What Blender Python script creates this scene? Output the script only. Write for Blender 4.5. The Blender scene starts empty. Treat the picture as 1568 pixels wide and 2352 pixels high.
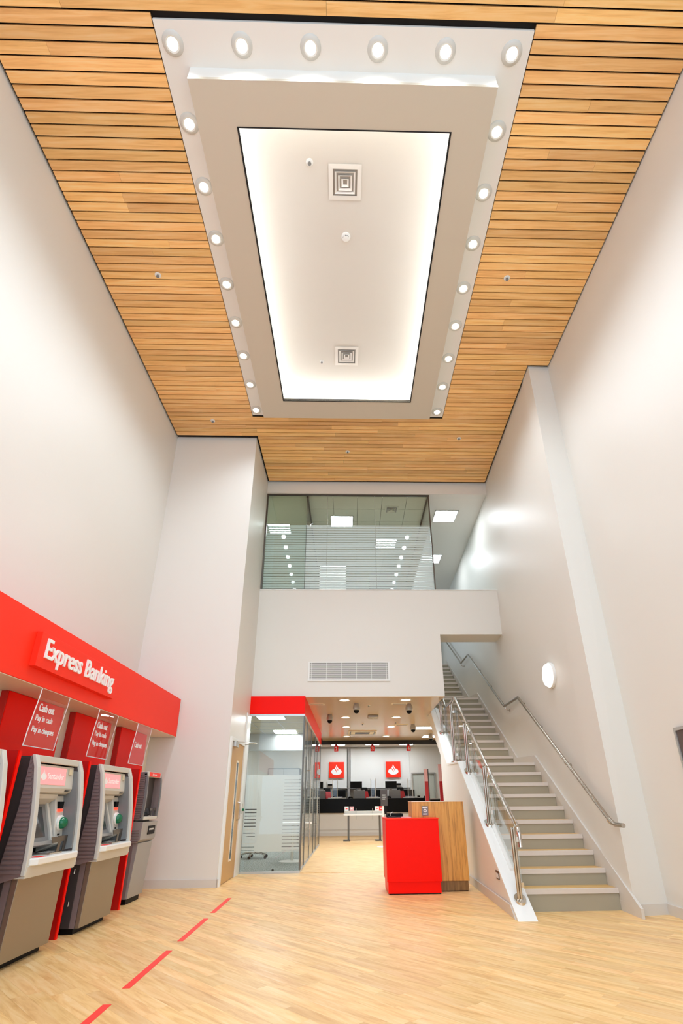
import bpy, bmesh, math, random
from mathutils import Vector, Matrix
random.seed(7)
SC = bpy.context.scene
COL = SC.collection
PI = math.pi
A = 0.01442                     # the cross walls stand 0.8 degrees off square to the side walls
CAM_H = 1.12

# ------------------------------------------------------------------ camera
def cam_matrix(p, y, r):
    cp, sp, cy, sy, cr, sr = math.cos(p), math.sin(p), math.cos(y), math.sin(y), math.cos(r), math.sin(r)
    B = Matrix(((1,0,0),(0,0,-1),(0,1,0)))
    P = Matrix(((1,0,0),(0,cp,sp),(0,-sp,cp)))
    Y = Matrix(((cy,-sy,0),(sy,cy,0),(0,0,1)))
    R = Matrix(((cr,-sr,0),(sr,cr,0),(0,0,1)))
    return (Matrix(((1,0,0),(0,-1,0),(0,0,-1))) @ (R @ P @ B @ Y)).transposed()
cd = bpy.data.cameras.new('camera'); cam = bpy.data.objects.new('camera', cd); COL.objects.link(cam)
cam.matrix_world = Matrix.Translation((0,0,CAM_H)) @ cam_matrix(.42880, .01448, -.00926).to_4x4()
cd.sensor_fit = 'VERTICAL'; cd.sensor_height = 36; cd.lens = 1169.2*36/2352
cd.shift_x = -34.6/2352; cd.shift_y = 130/2352
cd.clip_start = .05; cd.clip_end = 200
SC.camera = cam

# ------------------------------------------------------------------ world, light, exposure
w = bpy.data.worlds.new('daylight'); SC.world = w; w.use_nodes = True
w.node_tree.nodes['Background'].inputs[0].default_value = (.76, .93, 1.12, 1)
w.node_tree.nodes['Background'].inputs[1].default_value = 2.0     # daylight through the glazed shopfront behind the camera
SC.view_settings.view_transform = 'Standard'
SC.view_settings.look = 'None'
SC.view_settings.gamma = 1
SC.view_settings.use_curve_mapping = False
SC.view_settings.exposure = 0.22
SC.cycles.use_denoising = True
SC.cycles.max_bounces = 7; SC.cycles.diffuse_bounces = 4; SC.cycles.glossy_bounces = 3; SC.cycles.transmission_bounces = 3; SC.cycles.transparent_max_bounces = 14
SC.cycles.caustics_reflective = False; SC.cycles.caustics_refractive = False; SC.cycles.sample_clamp_indirect = 6
SC.cycles.adaptive_threshold = .03; SC.cycles.use_light_tree = False
SPOT_W, LED_E, PANEL_E, HALL_W = 58, 38, 44, 62

# ------------------------------------------------------------------ materials
def lin(c):
    return tuple((x/255/12.92 if x/255 <= .04045 else ((x/255+.055)/1.055)**2.4) for x in c)
MATS = {}
def mat(name, rgb, rough=.5, metal=0, spec=.5, emit=0, ecol=None, coat=0):
    m = bpy.data.materials.new(name); m.use_nodes = True
    b = m.node_tree.nodes['Principled BSDF']
    b.inputs['Base Color'].default_value = (*lin(rgb), 1)
    b.inputs['Roughness'].default_value = rough; b.inputs['Metallic'].default_value = metal
    b.inputs['Specular IOR Level'].default_value = spec
    if coat: b.inputs['Coat Weight'].default_value = coat; b.inputs['Coat Roughness'].default_value = .05
    if emit:
        b.inputs['Emission Color'].default_value = (*lin(ecol or rgb), 1); b.inputs['Emission Strength'].default_value = emit
    MATS[name] = m
    return m
def N(nt, t, **kw):
    n = nt.nodes.new(t)
    for k, v in kw.items():
        if k.startswith('i_'):
            n.inputs[int(k[2:]) if k[2:].isdigit() else k[2:]].default_value = v
        else: setattr(n, k, v)
    return n
def wood(name, c_dark, c_mid, c_light, rotz, scale, rough, var=.5, island=False, grain=1.0, bump=.0, flake=0):
    m = mat(name, c_mid, rough); nt = m.node_tree; L = nt.links.new; b = nt.nodes['Principled BSDF']
    geo = N(nt, 'ShaderNodeNewGeometry'); mp = N(nt, 'ShaderNodeMapping', vector_type='POINT')
    vr = N(nt, 'ShaderNodeVectorRotate', rotation_type='Z_AXIS', i_Angle=rotz)
    L(geo.outputs['Position'], vr.inputs['Vector'])
    rnd = geo.outputs['Random Per Island'] if island else N(nt, 'ShaderNodeObjectInfo').outputs['Random']
    off = N(nt, 'ShaderNodeMath', operation='MULTIPLY', i_1=173.0); L(rnd, off.inputs[0])
    cx = N(nt, 'ShaderNodeCombineXYZ'); L(off.outputs[0], cx.inputs[0]); L(off.outputs[0], cx.inputs[1])
    mp.inputs['Scale'].default_value = scale; L(vr.outputs[0], mp.inputs['Vector']); L(cx.outputs[0], mp.inputs['Location'])
    n1 = N(nt, 'ShaderNodeTexNoise', i_Scale=1.0, i_Detail=5.0, i_Roughness=.6, i_Distortion=.6); L(mp.outputs[0], n1.inputs['Vector'])
    rp = N(nt, 'ShaderNodeValToRGB'); e = rp.color_ramp.elements
    e[0].position = .25; e[0].color = (*lin(c_dark), 1); e[1].position = .8; e[1].color = (*lin(c_light), 1)
    k = e.new(.5); k.color = (*lin(c_mid), 1)
    L(n1.outputs['Fac'], rp.inputs[0])
    r2 = N(nt, 'ShaderNodeMapRange'); r2.inputs['To Min'].default_value = 1-var*.32; r2.inputs['To Max'].default_value = 1+var*.22
    L(rnd, r2.inputs['Value'])
    hs = N(nt, 'ShaderNodeHueSaturation'); L(rp.outputs[0], hs.inputs['Color']); L(r2.outputs[0], hs.inputs['Value'])
    r3 = N(nt, 'ShaderNodeMapRange'); r3.inputs['To Min'].default_value = .496; r3.inputs['To Max'].default_value = .504
    f = N(nt, 'ShaderNodeMath', operation='FRACT'); f2 = N(nt, 'ShaderNodeMath', operation='MULTIPLY', i_1=7.31)
    L(rnd, f2.inputs[0]); L(f2.outputs[0], f.inputs[0]); L(f.outputs[0], r3.inputs['Value']); L(r3.outputs[0], hs.inputs['Hue'])
    L(hs.outputs[0], b.inputs['Base Color'])
    return m
def glass(name, tint, rough=.0, ior=1.45):
    m = bpy.data.materials.new(name); m.use_nodes = True; nt = m.node_tree; nt.nodes.clear(); L = nt.links.new
    o = N(nt, 'ShaderNodeOutputMaterial'); mx = N(nt, 'ShaderNodeMixShader'); tr = N(nt, 'ShaderNodeBsdfTransparent')
    gl = N(nt, 'ShaderNodeBsdfGlossy'); gl.inputs['Roughness'].default_value = rough; lw = N(nt, 'ShaderNodeLayerWeight'); lw.inputs['Blend'].default_value = .5
    pw = N(nt, 'ShaderNodeMath', operation='POWER', i_1=5.0); L(lw.outputs['Facing'], pw.inputs[0])
    fr = N(nt, 'ShaderNodeMath', operation='MULTIPLY_ADD', i_1=.9, i_2=.035); L(pw.outputs[0], fr.inputs[0])
    tr.inputs[0].default_value = (*tint, 1)
    L(fr.outputs[0], mx.inputs[0]); L(tr.outputs[0], mx.inputs[1]); L(gl.outputs[0], mx.inputs[2]); L(mx.outputs[0], o.inputs[0])
    MATS[name] = m; return m
def film(name, pitch, duty, z0, slit_from=None, opac=.95):
    # frosted vinyl film with clear horizontal slits; slit_from = (x_left, x_right) keeps slits only outside that span
    m = bpy.data.materials.new(name); m.use_nodes = True; nt = m.node_tree; nt.nodes.clear(); L = nt.links.new
    o = N(nt, 'ShaderNodeOutputMaterial'); mx = N(nt, 'ShaderNodeMixShader'); tr = N(nt, 'ShaderNodeBsdfTransparent')
    df = N(nt, 'ShaderNodeBsdfDiffuse'); df.inputs[0].default_value = (.90,.92,.92,1)
    tl = N(nt, 'ShaderNodeBsdfTranslucent'); tl.inputs[0].default_value = (.85,.9,.9,1)
    m2 = N(nt, 'ShaderNodeMixShader', i_0=.34); L(df.outputs[0], m2.inputs[1]); L(tl.outputs[0], m2.inputs[2])
    geo = N(nt, 'ShaderNodeNewGeometry'); sp = N(nt, 'ShaderNodeSeparateXYZ'); L(geo.outputs['Position'], sp.inputs[0])
    a1 = N(nt, 'ShaderNodeMath', operation='SUBTRACT', i_1=z0); L(sp.outputs[2], a1.inputs[0])
    a2 = N(nt, 'ShaderNodeMath', operation='DIVIDE', i_1=pitch); L(a1.outputs[0], a2.inputs[0])
    a3 = N(nt, 'ShaderNodeMath', operation='FRACT'); L(a2.outputs[0], a3.inputs[0])
    a4 = N(nt, 'ShaderNodeMath', operation='LESS_THAN', i_1=duty); L(a3.outputs[0], a4.inputs[0])   # 1 = film
    fac = a4.outputs[0]
    if slit_from:
        xl, xr, zl, zr = slit_from
        g1 = N(nt, 'ShaderNodeMath', operation='LESS_THAN', i_1=xl); L(sp.outputs[0], g1.inputs[0])
        g1b = N(nt, 'ShaderNodeMath', operation='LESS_THAN', i_1=zl); L(sp.outputs[2], g1b.inputs[0])
        g1c = N(nt, 'ShaderNodeMath', operation='MULTIPLY'); L(g1.outputs[0], g1c.inputs[0]); L(g1b.outputs[0], g1c.inputs[1])
        g2 = N(nt, 'ShaderNodeMath', operation='GREATER_THAN', i_1=xr); L(sp.outputs[0], g2.inputs[0])
        g2b = N(nt, 'ShaderNodeMath', operation='LESS_THAN', i_1=zr); L(sp.outputs[2], g2b.inputs[0])
        g2c = N(nt, 'ShaderNodeMath', operation='MULTIPLY'); L(g2.outputs[0], g2c.inputs[0]); L(g2b.outputs[0], g2c.inputs[1])
        g3 = N(nt, 'ShaderNodeMath', operation='MAXIMUM'); L(g1c.outputs[0], g3.inputs[0]); L(g2c.outputs[0], g3.inputs[1])
        g4 = N(nt, 'ShaderNodeMath', operation='SUBTRACT', i_0=1.0); L(g3.outputs[0], g4.inputs[1])
        g5 = N(nt, 'ShaderNodeMath', operation='MAXIMUM'); L(fac, g5.inputs[0]); L(g4.outputs[0], g5.inputs[1]); fac = g5.outputs[0]
    a5 = N(nt, 'ShaderNodeMath', operation='MULTIPLY', i_1=opac); L(fac, a5.inputs[0])
    L(a5.outputs[0], mx.inputs[0]); L(tr.outputs[0], mx.inputs[1]); L(m2.outputs[0], mx.inputs[2]); L(mx.outputs[0], o.inputs[0])
    MATS[name] = m; return m
def paint(name, rgb, rough, spec, bump=.0):
    m = mat(name, rgb, rough, 0, spec); nt = m.node_tree
    return m
paint('wall', (230,227,220), .42, .35)
mat('ceiling_white', (232,228,220), .5)
mat('raft_cream', (206,195,176), .55)
mat('tray_white', (216,210,200), .6)
mat('black_gap', (18,16,15), .8)
mat('grey_skirting', (216,210,202), .45)
mat('white_gloss', (238,238,234), .3)
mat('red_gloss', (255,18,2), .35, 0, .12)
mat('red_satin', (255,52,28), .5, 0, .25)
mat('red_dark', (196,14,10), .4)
mat('cream_panel', (243,232,212), .4)
mat('white_letter', (250,250,250), .4)
mat('charcoal', (66,60,58), .45)
mat('brown_plastic', (130,112,110), .5)
mat('grey_light', (206,203,194), .42)
mat('grey_mid', (126,126,126), .45)
mat('taupe_metal', (150,138,118), .38, .6)
mat('silver_paint', (168,166,162), .4, .3)
mat('black', (15,14,13), .5, 0, .15)
mat('black_gloss', (12,11,10), .3, 0, .12)
mat('chrome', (215,213,208), .12, 1)
mat('steel', (190,183,172), .22, 1)
mat('dark_steel', (104,100,94), .35, .9)
mat('alu', (196,196,192), .35, .7)
mat('riser_grey', (168,160,140), .8)
mat('nosing', (219,208,198), .5)
mat('hall_ceiling', (214,190,160), .16, 0, .7)
mat('door_oak', (200,160,102), .45)
mat('plastic_white', (236,236,232), .4)
mat('grey_panel', (190,192,190), .4)
mat('tile_grey', (196,192,168), .7)
mat('tile_grid', (120,118,104), .6)
mat('tape_red', (255,60,52), .5)
mat('screen_glass', (70,72,74), .08)
mat('pink_light', (255,140,140), .3, 0, .5, .75, (255,130,132))
mat('led', (255,255,255), .5, 0, .5, LED_E, (236,246,255))
mat('panel_light', (255,255,255), .5, 0, .5, PANEL_E, (236,246,255))
mat('panel_dim', (255,255,255), .5, 0, .5, 24, (240,248,255))
mat('lamp_disc', (255,255,255), .5, 0, .5, 14, (255,250,244))
mat('wall_lamp', (255,255,255), .5, 0, .5, 2.2, (255,252,246))
mat('green_led', (0,96,62), .15, 0, .5, .08, (0,140,80))
mat('red_led', (255,60,40), .4, 0, .5, 1.5)
mat('sign_red_led', (205,12,16), .4, 0, .5, .25)
mat('totem_red', (178,28,34), .3)
mat('totem_pink', (232,176,176), .3)
mat('lilac', (150,148,164), .4)
mat('poster_dark', (84,66,56), .3)
mat('amber_glass', (214,202,168), .3)
wood('oak_slat', (222,162,92), (247,194,122), (253,216,158), 0, (1.4, 26, 26), .42, .55)
FLOOR_ANG = math.radians(-46)
wood('floor_plank', (214,160,94), (239,196,132), (250,220,172), FLOOR_ANG*-1, (2.4, 20, 20), .4, .34)
wood('floor_field', (214,160,94), (239,196,132), (250,220,172), FLOOR_ANG*-1, (2.4, 20, 20), .4, .34, island=True)
wood('floor_hall', (214,160,94), (239,196,132), (250,220,172), FLOOR_ANG*-1, (2.4, 20, 20), .4, 0.0)
wood('tread_wood', (198,150,86), (226,180,112), (240,204,146), 0, (2, 30, 30), .4, .3)
wood('zebra_wood', (150,92,34), (216,152,72), (228,170,92), 0, (44, 44, 2.4), .4, .1)
wood('zebra_dark', (96,62,26), (132,96,52), (150,112,66), 0, (34, 34, 2.2), .4, .1)
glass('glass_clear', (.965,.985,.975))
glass('glass_dark', (.88,.92,.89))
glass('perspex', (.97,.97,.97))
glass('perspex_tint', (1.0,.86,.86))
film('film_gallery', .0605, .80, 5.30)
film('film_office', .0545, .78, .30, (-1.70, -1.22, 1.02, 1.50), .82)
film('film_side', .0545, .60, .30, None, .9)
for k_ in ('lamp_disc','wall_lamp','pink_light','green_led','red_led','sign_red_led'): MATS[k_].cycles.emission_sampling = 'NONE'
m = mat('carpet', (128,132,126), .95); nt = m.node_tree
n = N(nt, 'ShaderNodeTexNoise', i_Scale=140.0, i_Detail=3.0); r = N(nt, 'ShaderNodeValToRGB')
r.color_ramp.elements[0].color = (*lin((92,96,92)), 1); r.color_ramp.elements[1].color = (*lin((160,164,156)), 1)
r.color_ramp.elements[0].position = .35; r.color_ramp.elements[1].position = .65
nt.links.new(n.outputs['Fac'], r.inputs[0]); nt.links.new(r.outputs[0], nt.nodes['Principled BSDF'].inputs['Base Color'])

# ------------------------------------------------------------------ mesh helpers
def S(u, v, z): return (u, v + A*u, z)            # room grid -> world
class MB:
    def __init__(s): s.v, s.f = [], []
    def add(s, vs, fs):
        k = len(s.v); s.v += [tuple(p) for p in vs]; s.f += [tuple(i+k for i in f) for f in fs]; return s
    def hexa(s, p):                                # 8 points: bottom ring 0-3, top ring 4-7
        return s.add(p, [(0,3,2,1),(4,5,6,7),(0,1,5,4),(1,2,6,5),(2,3,7,6),(3,0,4,7)])
    def box(s, x0, x1, y0, y1, z0, z1):
        return s.hexa([(x0,y0,z0),(x1,y0,z0),(x1,y1,z0),(x0,y1,z0),(x0,y0,z1),(x1,y0,z1),(x1,y1,z1),(x0,y1,z1)])
    def prism(s, pts, ax, d0, d1):                 # polygon in the plane normal to ax, swept d0..d1
        def P(a, b, d): return {'x': (d,a,b), 'y': (a,d,b), 'z': (a,b,d)}[ax]
        n = len(pts)
        return s.add([P(a,b,d0) for a,b in pts]+[P(a,b,d1) for a,b in pts],
                     [tuple(range(n-1,-1,-1)), tuple(range(n,2*n))]+[(i,(i+1)%n,n+(i+1)%n,n+i) for i in range(n)])
    def path(s, pts, r, n=10, cap=True, sx=1.0):
        P = [Vector(p) for p in pts]; rings = []; up = None
        for i, p in enumerate(P):
            t = (P[min(i+1,len(P)-1)]-P[max(i-1,0)]).normalized()
            if up is None:
                up = t.cross(Vector((0,0,1)) if abs(t.z) < .9 else Vector((1,0,0))).normalized()
            up = (up - t*up.dot(t)).normalized(); b = t.cross(up)
            k = 1.0
            if 0 < i < len(P)-1:
                c = (P[i]-P[i-1]).normalized().dot((P[i+1]-P[i]).normalized()); k = 1/max(.5, math.sqrt((1+c)/2))
            rings.append([p+(up*math.cos(a)*sx+b*math.sin(a))*r*1.0 for a in (2*PI*j/n for j in range(n))])
        vs = [q for R in rings for q in R]; fs = []
        for i in range(len(rings)-1):
            for j in range(n): fs.append((i*n+j, i*n+(j+1)%n, (i+1)*n+(j+1)%n, (i+1)*n+j))
        if cap: fs += [tuple(range(n-1,-1,-1)), tuple((len(rings)-1)*n+j for j in range(n))]
        return s.add(vs, fs)
    def lathe(s, prof, c=(0,0,0), ax='z', n=24, sgn=1):   # prof: (radius, height) pairs
        vs, fs = [], []
        for r, h in prof:
            for j in range(n):
                a = 2*PI*j/n; x, y, z = r*math.cos(a), r*math.sin(a), h*sgn
                q = {'z': (x,y,z), 'x': (z,x,y), 'y': (x,z,y)}[ax]
                vs.append((c[0]+q[0], c[1]+q[1], c[2]+q[2]))
        for i in range(len(prof)-1):
            for j in range(n): fs.append((i*n+j, i*n+(j+1)%n, (i+1)*n+(j+1)%n, (i+1)*n+j))
        fs += [tuple(range(n-1,-1,-1)), tuple((len(prof)-1)*n+j for j in range(n))]
        return s.add(vs, fs)
    def mesh(s, name, skew=False, smooth=False):
        me = bpy.data.meshes.new(name)
        me.from_pydata([S(*p) for p in s.v] if skew else s.v, [], s.f)
        b = bmesh.new(); b.from_mesh(me); bmesh.ops.recalc_face_normals(b, faces=b.faces)
        b.to_mesh(me); b.free()
        if smooth:
            me.polygons.foreach_set('use_smooth', [True]*len(me.polygons)); me.set_sharp_from_angle(angle=math.radians(38))
        return me
def build(name, mb, m, parent=None, skew=False, smooth=False, bevel=0, loc=None, rot=0):
    me = mb.mesh(name, skew, smooth); me.materials.append(MATS[m])
    o = bpy.data.objects.new(name, me); COL.objects.link(o)
    if parent: o.parent = parent
    if loc: o.location = loc
    if rot: o.rotation_euler.z = rot
    if bevel:
        k = o.modifiers.new('bevel', 'BEVEL'); k.width = bevel; k.segments = 2; k.limit_method = 'ANGLE'; k.angle_limit = math.radians(50)
    return o
def struct(name, mb, m, parent=None, label=None, **kw):
    o = build(name, mb, m, parent, skew=True, **kw)
    if parent is None: o['kind'] = 'structure'
    if label: o['label'] = label
    return o
def tag(o, label, cat, group=None):
    o['label'] = label; o['category'] = cat
    if group: o['group'] = group
    return o
def thing(name, label, cat, uvz, rot=0, group=None):
    o = bpy.data.objects.new(name, None); COL.objects.link(o); o.empty_display_size = .1
    o.location = S(*uvz); o.rotation_euler.z = rot
    return tag(o, label, cat, group)
def solo(name, mb, m, label, cat, uvz, rot=0, group=None, **kw):
    return tag(build(name, mb, m, None, loc=S(*uvz), rot=rot, **kw), label, cat, group)
def dup(root, uvz, label):
    def cp(o, par):
        c = o.copy(); COL.objects.link(c); c.parent = par
        for ch in o.children: cp(ch, c)
        return c
    r = cp(root, None); r.location = S(*uvz); r['label'] = label
    return r
_tc = {}
def text2d(s):
    if s not in _tc:
        c = bpy.data.curves.new('t', 'FONT'); c.body = s; c.size = 1; c.resolution_u = 3; c.offset = .012
        o = bpy.data.objects.new('t', c); COL.objects.link(o)
        bpy.context.view_layer.update()
        me = bpy.data.meshes.new_from_object(o.evaluated_get(bpy.context.evaluated_depsgraph_get()))
        vs = [tuple(v.co) for v in me.vertices]; fs = [tuple(p.vertices) for p in me.polygons]
        bpy.data.objects.remove(o); bpy.data.curves.remove(c); bpy.data.meshes.remove(me); _tc[s] = (vs, fs)
    return _tc[s]
def text(mb, s, fn, width=None, height=None, depth=.004):
    # lettering fitted into width x height; fn(x, y, d) maps to 3D, d = proud of the face
    vs, fs = text2d(s); xs = [v[0] for v in vs]; ys = [v[1] for v in vs]
    x0, x1, y0, y1 = min(xs), max(xs), min(ys), max(ys)
    kx = width/(x1-x0) if width else height/(y1-y0); ky = height/(y1-y0) if height else kx
    P = [((v[0]-x0)*kx, (v[1]-y0)*ky) for v in vs]; n = len(P)
    from collections import Counter
    ec = Counter()
    for f in fs:
        for a, b in zip(f, f[1:]+f[:1]): ec[(a,b)] += 1
    side = [(a, b, b+n, a+n) for (a, b) in ec if (b, a) not in ec]
    mb.add([fn(x, y, depth) for x, y in P]+[fn(x, y, 0) for x, y in P], list(fs)+side)
    return mb
FL = [(0,.70),(.05,.52),(.17,.34),(.27,.18),(.33,.0),(.30,-.2),(-.2,-.2),(-.28,.0),(-.25,.18),(-.17,.30),(-.12,.42),(-.04,.56)]
def logo(fn, sc, d=.004):
    w_, r_ = MB(), MB()
    el = [(.73*math.cos(2*PI*i/32), -.25+.42*math.sin(2*PI*i/32)) for i in range(32)]
    for pts, dd in ((el, d*.8), (FL, d)):
        n = len(pts)
        w_.add([fn(x*sc, y*sc, dd) for x, y in pts]+[fn(x*sc, y*sc, 0) for x, y in pts],
               [tuple(range(n)), tuple(range(2*n-1,n-1,-1))]+[(i,(i+1)%n,n+(i+1)%n,n+i) for i in range(n)])
    for st in ([(-.30,.26),(-.17,.03),(-.02,-.14),(.03,-.34)], [(-.09,.47),(.05,.18),(.19,.02),(.21,-.18)]):
        L_, R_ = [], []
        for i, (x, y) in enumerate(st):
            w2 = (.02,.045,.045,.012)[i]; L_.append((x-w2, y-w2*.3)); R_.append((x+w2, y+w2*.3))
        pts = L_+R_[::-1]; n = len(pts)
        r_.add([fn(x*sc, y*sc, d*1.6) for x, y in pts], [tuple(range(n))])
    return w_, r_
face_v = lambda u0, v0, z0: (lambda x, y, d: (u0+x, v0-d, z0+y))      # lettering that faces the shopfront
face_u = lambda u0, v0, z0: (lambda x, y, d: (u0+d, v0+x, z0+y))      # lettering that faces the right wall
ORD = ['first','second','third','fourth','fifth','sixth','seventh','eighth','ninth','tenth']

# ================================================================== STRUCTURE
CEIL = 8.07
def slabq(a, b, c, d, off):                        # thick wall from an inner quad (a,b bottom; c,d top) and an outward offset
    o = Vector(off); P = [Vector(p) for p in (a, b, c, d)]
    Q = [p+o for p in P]
    return MB().hexa([P[0],P[1],Q[1],Q[0],P[3],P[2],Q[2],Q[3]])
UW = lambda v, z: 3.0+.02*z+.03*(v-6.3)            # stair wall plane
UO = lambda v: 1.70+.03*(v-6.2)                    # outer face of the stair string

# floor: diagonal planks, nearest ones single
fl = struct('floor', MB().box(-3.8,4.6,-2,10.25,-.12,-.012), 'floor_plank')
PW, PLN = .092, .90
def clip(poly, f):
    out = []
    for i in range(len(poly)):
        p, q = poly[i], poly[(i+1)%len(poly)]; fp, fq = f(p), f(q)
        if fp >= 0: out.append(p)
        if (fp >= 0) != (fq >= 0):
            t = fp/(fp-fq); out.append((p[0]+t*(q[0]-p[0]), p[1]+t*(q[1]-p[1])))
    return out
ca, sa = math.cos(FLOOR_ANG), math.sin(FLOOR_ANG)
planks = []
for i in range(-110, 160):
    sh = random.random()*PLN
    for j in range(-14, 16):
        x0 = j*PLN+sh; y0 = i*PW
        cc = ((x0+PLN/2)*ca-(y0+PW/2)*sa, (x0+PLN/2)*sa+(y0+PW/2)*ca)
        if not (-4.3 < cc[0] < 4.4 and .4 < cc[1] < 10.9): continue
        g = .0002
        rect = [(x0+g,y0+g),(x0+PLN-g,y0+g),(x0+PLN-g,y0+PW-g),(x0+g,y0+PW-g)]
        rect = [(x*ca-y*sa, x*sa+y*ca) for x, y in rect]; full = True
        poly = rect
        for f in (lambda p: p[0]+3.58, lambda p: 3.4-p[0], lambda p: p[1]-.9, lambda p: 10.2+A*p[0]-p[1]):
            if any(f(p) < 0 for p in poly): full = False; poly = clip(poly, f)
            if len(poly) < 3: break
        if len(poly) < 3: continue
        area = abs(sum(poly[k][0]*poly[(k+1)%len(poly)][1]-poly[(k+1)%len(poly)][0]*poly[k][1] for k in range(len(poly))))/2
        if area < .002: continue
        d = math.hypot(cc[0], cc[1]); seen = cc[1] > 2.5 and abs(cc[0])/cc[1] < .68
        planks.append((not seen, d, cc, poly, full))
planks.sort(key=lambda t: (t[0], t[1]))
pm = MB().box(-PLN/2+.0002, PLN/2-.0002, -PW/2+.0002, PW/2-.0002, -.010, 0).mesh('plank'); pm.materials.append(MATS['floor_plank'])
rest = MB()
for k, (_, d, cc, poly, full) in enumerate(planks):
    if k < 300:
        if full:
            o = bpy.data.objects.new('plank', pm); COL.objects.link(o); o.parent = fl
            o.location = (cc[0], cc[1], 0); o.rotation_euler.z = FLOOR_ANG
        else:
            build('plank', MB().prism(poly, 'z', -.010, 0), 'floor_plank', fl)
    else: rest.prism(poly, 'z', -.010, 0)
o = build('plank_field', rest, 'floor_field', fl); o['kind'] = 'stuff'
struct('floor_hall', MB().box(-.95,4.4,10.25,24,-.12,0), 'floor_hall')
struct('floor_counter', MB().box(-3.4,-.95,16.5,24,-.12,0), 'floor_hall')
struct('floor_office', MB().box(-4.2,-.95,10.25,16.5,-.12,0), 'carpet')

# ceiling: oak planks under a black void, hole for the raft
ce = struct('ceiling', MB().box(-3.8,3.8,-2,2.66,8.115,8.2).box(-3.8,3.8,7.74,10.5,8.115,8.2).box(-3.8,-1.66,2.66,7.74,8.115,8.2).box(1.57,3.8,2.66,7.74,8.115,8.2), 'black_gap')
cm = MB().box(-.5,.5,-.0495,.0495,0,.022).mesh('plank'); cm.materials.append(MATS['oak_slat'])
PITCH = .1163
def oak(u0, u1, v):
    o = bpy.data.objects.new('plank', cm); COL.objects.link(o); o.parent = ce
    uc = (u0+u1)/2; o.location = S(uc, v, CEIL+random.uniform(-.0008,.0008)); o.scale.x = (u1-u0)-.002; o.rotation_euler.z = A
v = 1.06
while v < 10.24:
    zone = []
    lo = -3.57 if v < 8.60 else -1.915
    hi = 3.50 if v < 6.55 else UW(v,8.07)-.03
    if 2.30 < v < 7.94: zone = [(lo,-1.915),(1.86,hi)]
    else: zone = [(lo,hi)]
    for a_, b_ in zone:
        cuts = [a_]
        if b_-a_ > 3:
            x = a_+random.uniform(.7,2.4)
            while x < b_-.5: cuts.append(x); x += random.uniform(1.6,2.6)
        elif random.random() < .22: cuts.append(random.uniform(a_+.4, b_-.4))
        cuts.append(b_)
        for p, q in zip(cuts, cuts[1:]): oak(p, q, v)
    v += PITCH

# left side
struct('wall_left', MB().box(-3.82,-3.6,-2,8.66,2.0,8.2), 'wall')
struct('wall_left_alcove', MB().box(-3.82,-3.22,-2,8.66,0,2.09), 'cream_panel')
struct('wall_left_pier', MB().box(-3.82,-1.95,8.66,10.27,0,8.11), 'wall')
struct('baseboard_left', MB().box(-3.2,-1.937,8.645,8.659,0,.105).box(-1.949,-1.935,8.645,8.70,0,.105).box(-1.949,-1.935,9.93,10.18,0,.105), 'grey_skirting')
# right side
struct('wall_right', slabq((3.38,6.36,0),(3.38,-2,0),(3.52,-2,8.2),(3.52,6.65,8.2),(.25,0,0)), 'wall')
struct('wall_right_pillar', MB().hexa([(3.0,6.30,0),(3.5,6.36,0),(3.5,6.9,0),(3.0,6.9,0),(3.0+.02*8.2,6.63,8.2),(3.7,6.66,8.2),(3.7,6.95,8.2),(3.0+.02*8.2,6.95,8.2)]), 'wall')
struct('wall_right_stair', slabq((UW(19,0),19,0),(UW(6.6,0),6.6,0),(UW(6.8,8.2),6.8,8.2),(UW(19,8.2),19,8.2),(.3,0,0)), 'wall')
struct('baseboard_right', MB().hexa([(2.986,6.284,0),(3.382,6.344,0),(3.382,6.362,0),(2.986,6.30,0),(2.988,6.288,.10),(3.384,6.348,.10),(3.384,6.366,.10),(2.988,6.304,.10)])
       .hexa([(3.366,-2,0),(3.384,-2,0),(3.384,6.36,0),(3.366,6.36,0),(3.366,-2,.10),(3.388,-2,.10),(3.388,6.36,.10),(3.366,6.36,.10)])
       .hexa([(2.985,6.285,0),(3.0,6.285,0),(3.0,6.62,0),(2.985,6.62,0),(2.987,6.287,.10),(3.0,6.287,.10),(3.0,6.62,.10),(2.987,6.62,.10)]), 'grey_skirting')
# rear wall of the atrium
struct('wall_back', MB().box(-1.95,1.89,10.27,10.47,3.02,5.30).box(1.89,3.3,10.27,10.85,4.30,5.30), 'wall')
struct('wall_back_lintel', MB().box(-1.95,3.4,10.27,10.47,7.78,8.11), 'wall')
struct('trim_1', MB().box(-1.95,3.25,10.255,10.30,5.295,5.315), 'white_gloss')
struct('wall_stairwell_left', MB().box(1.74,1.89,10.47,19,3.105,5.25), 'wall')
struct('wall_stairwell_end', MB().box(1.6,4.0,19,19.2,3.4,8.1), 'wall')
# gallery
struct('floor_gallery', MB().box(-3.0,1.74,10.47,19,5.02,5.24), 'carpet')
struct('ceiling_gallery', MB().box(-3.0,3.6,10.47,19,7.80,7.95), 'ceiling_white')
struct('wall_gallery_left', MB().box(-3.2,-3.0,10.3,19,5.0,8), 'cream_panel')
struct('wall_gallery_back', MB().box(-3.0,1.9,16.0,16.2,5.2,8), 'grey_panel')
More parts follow.
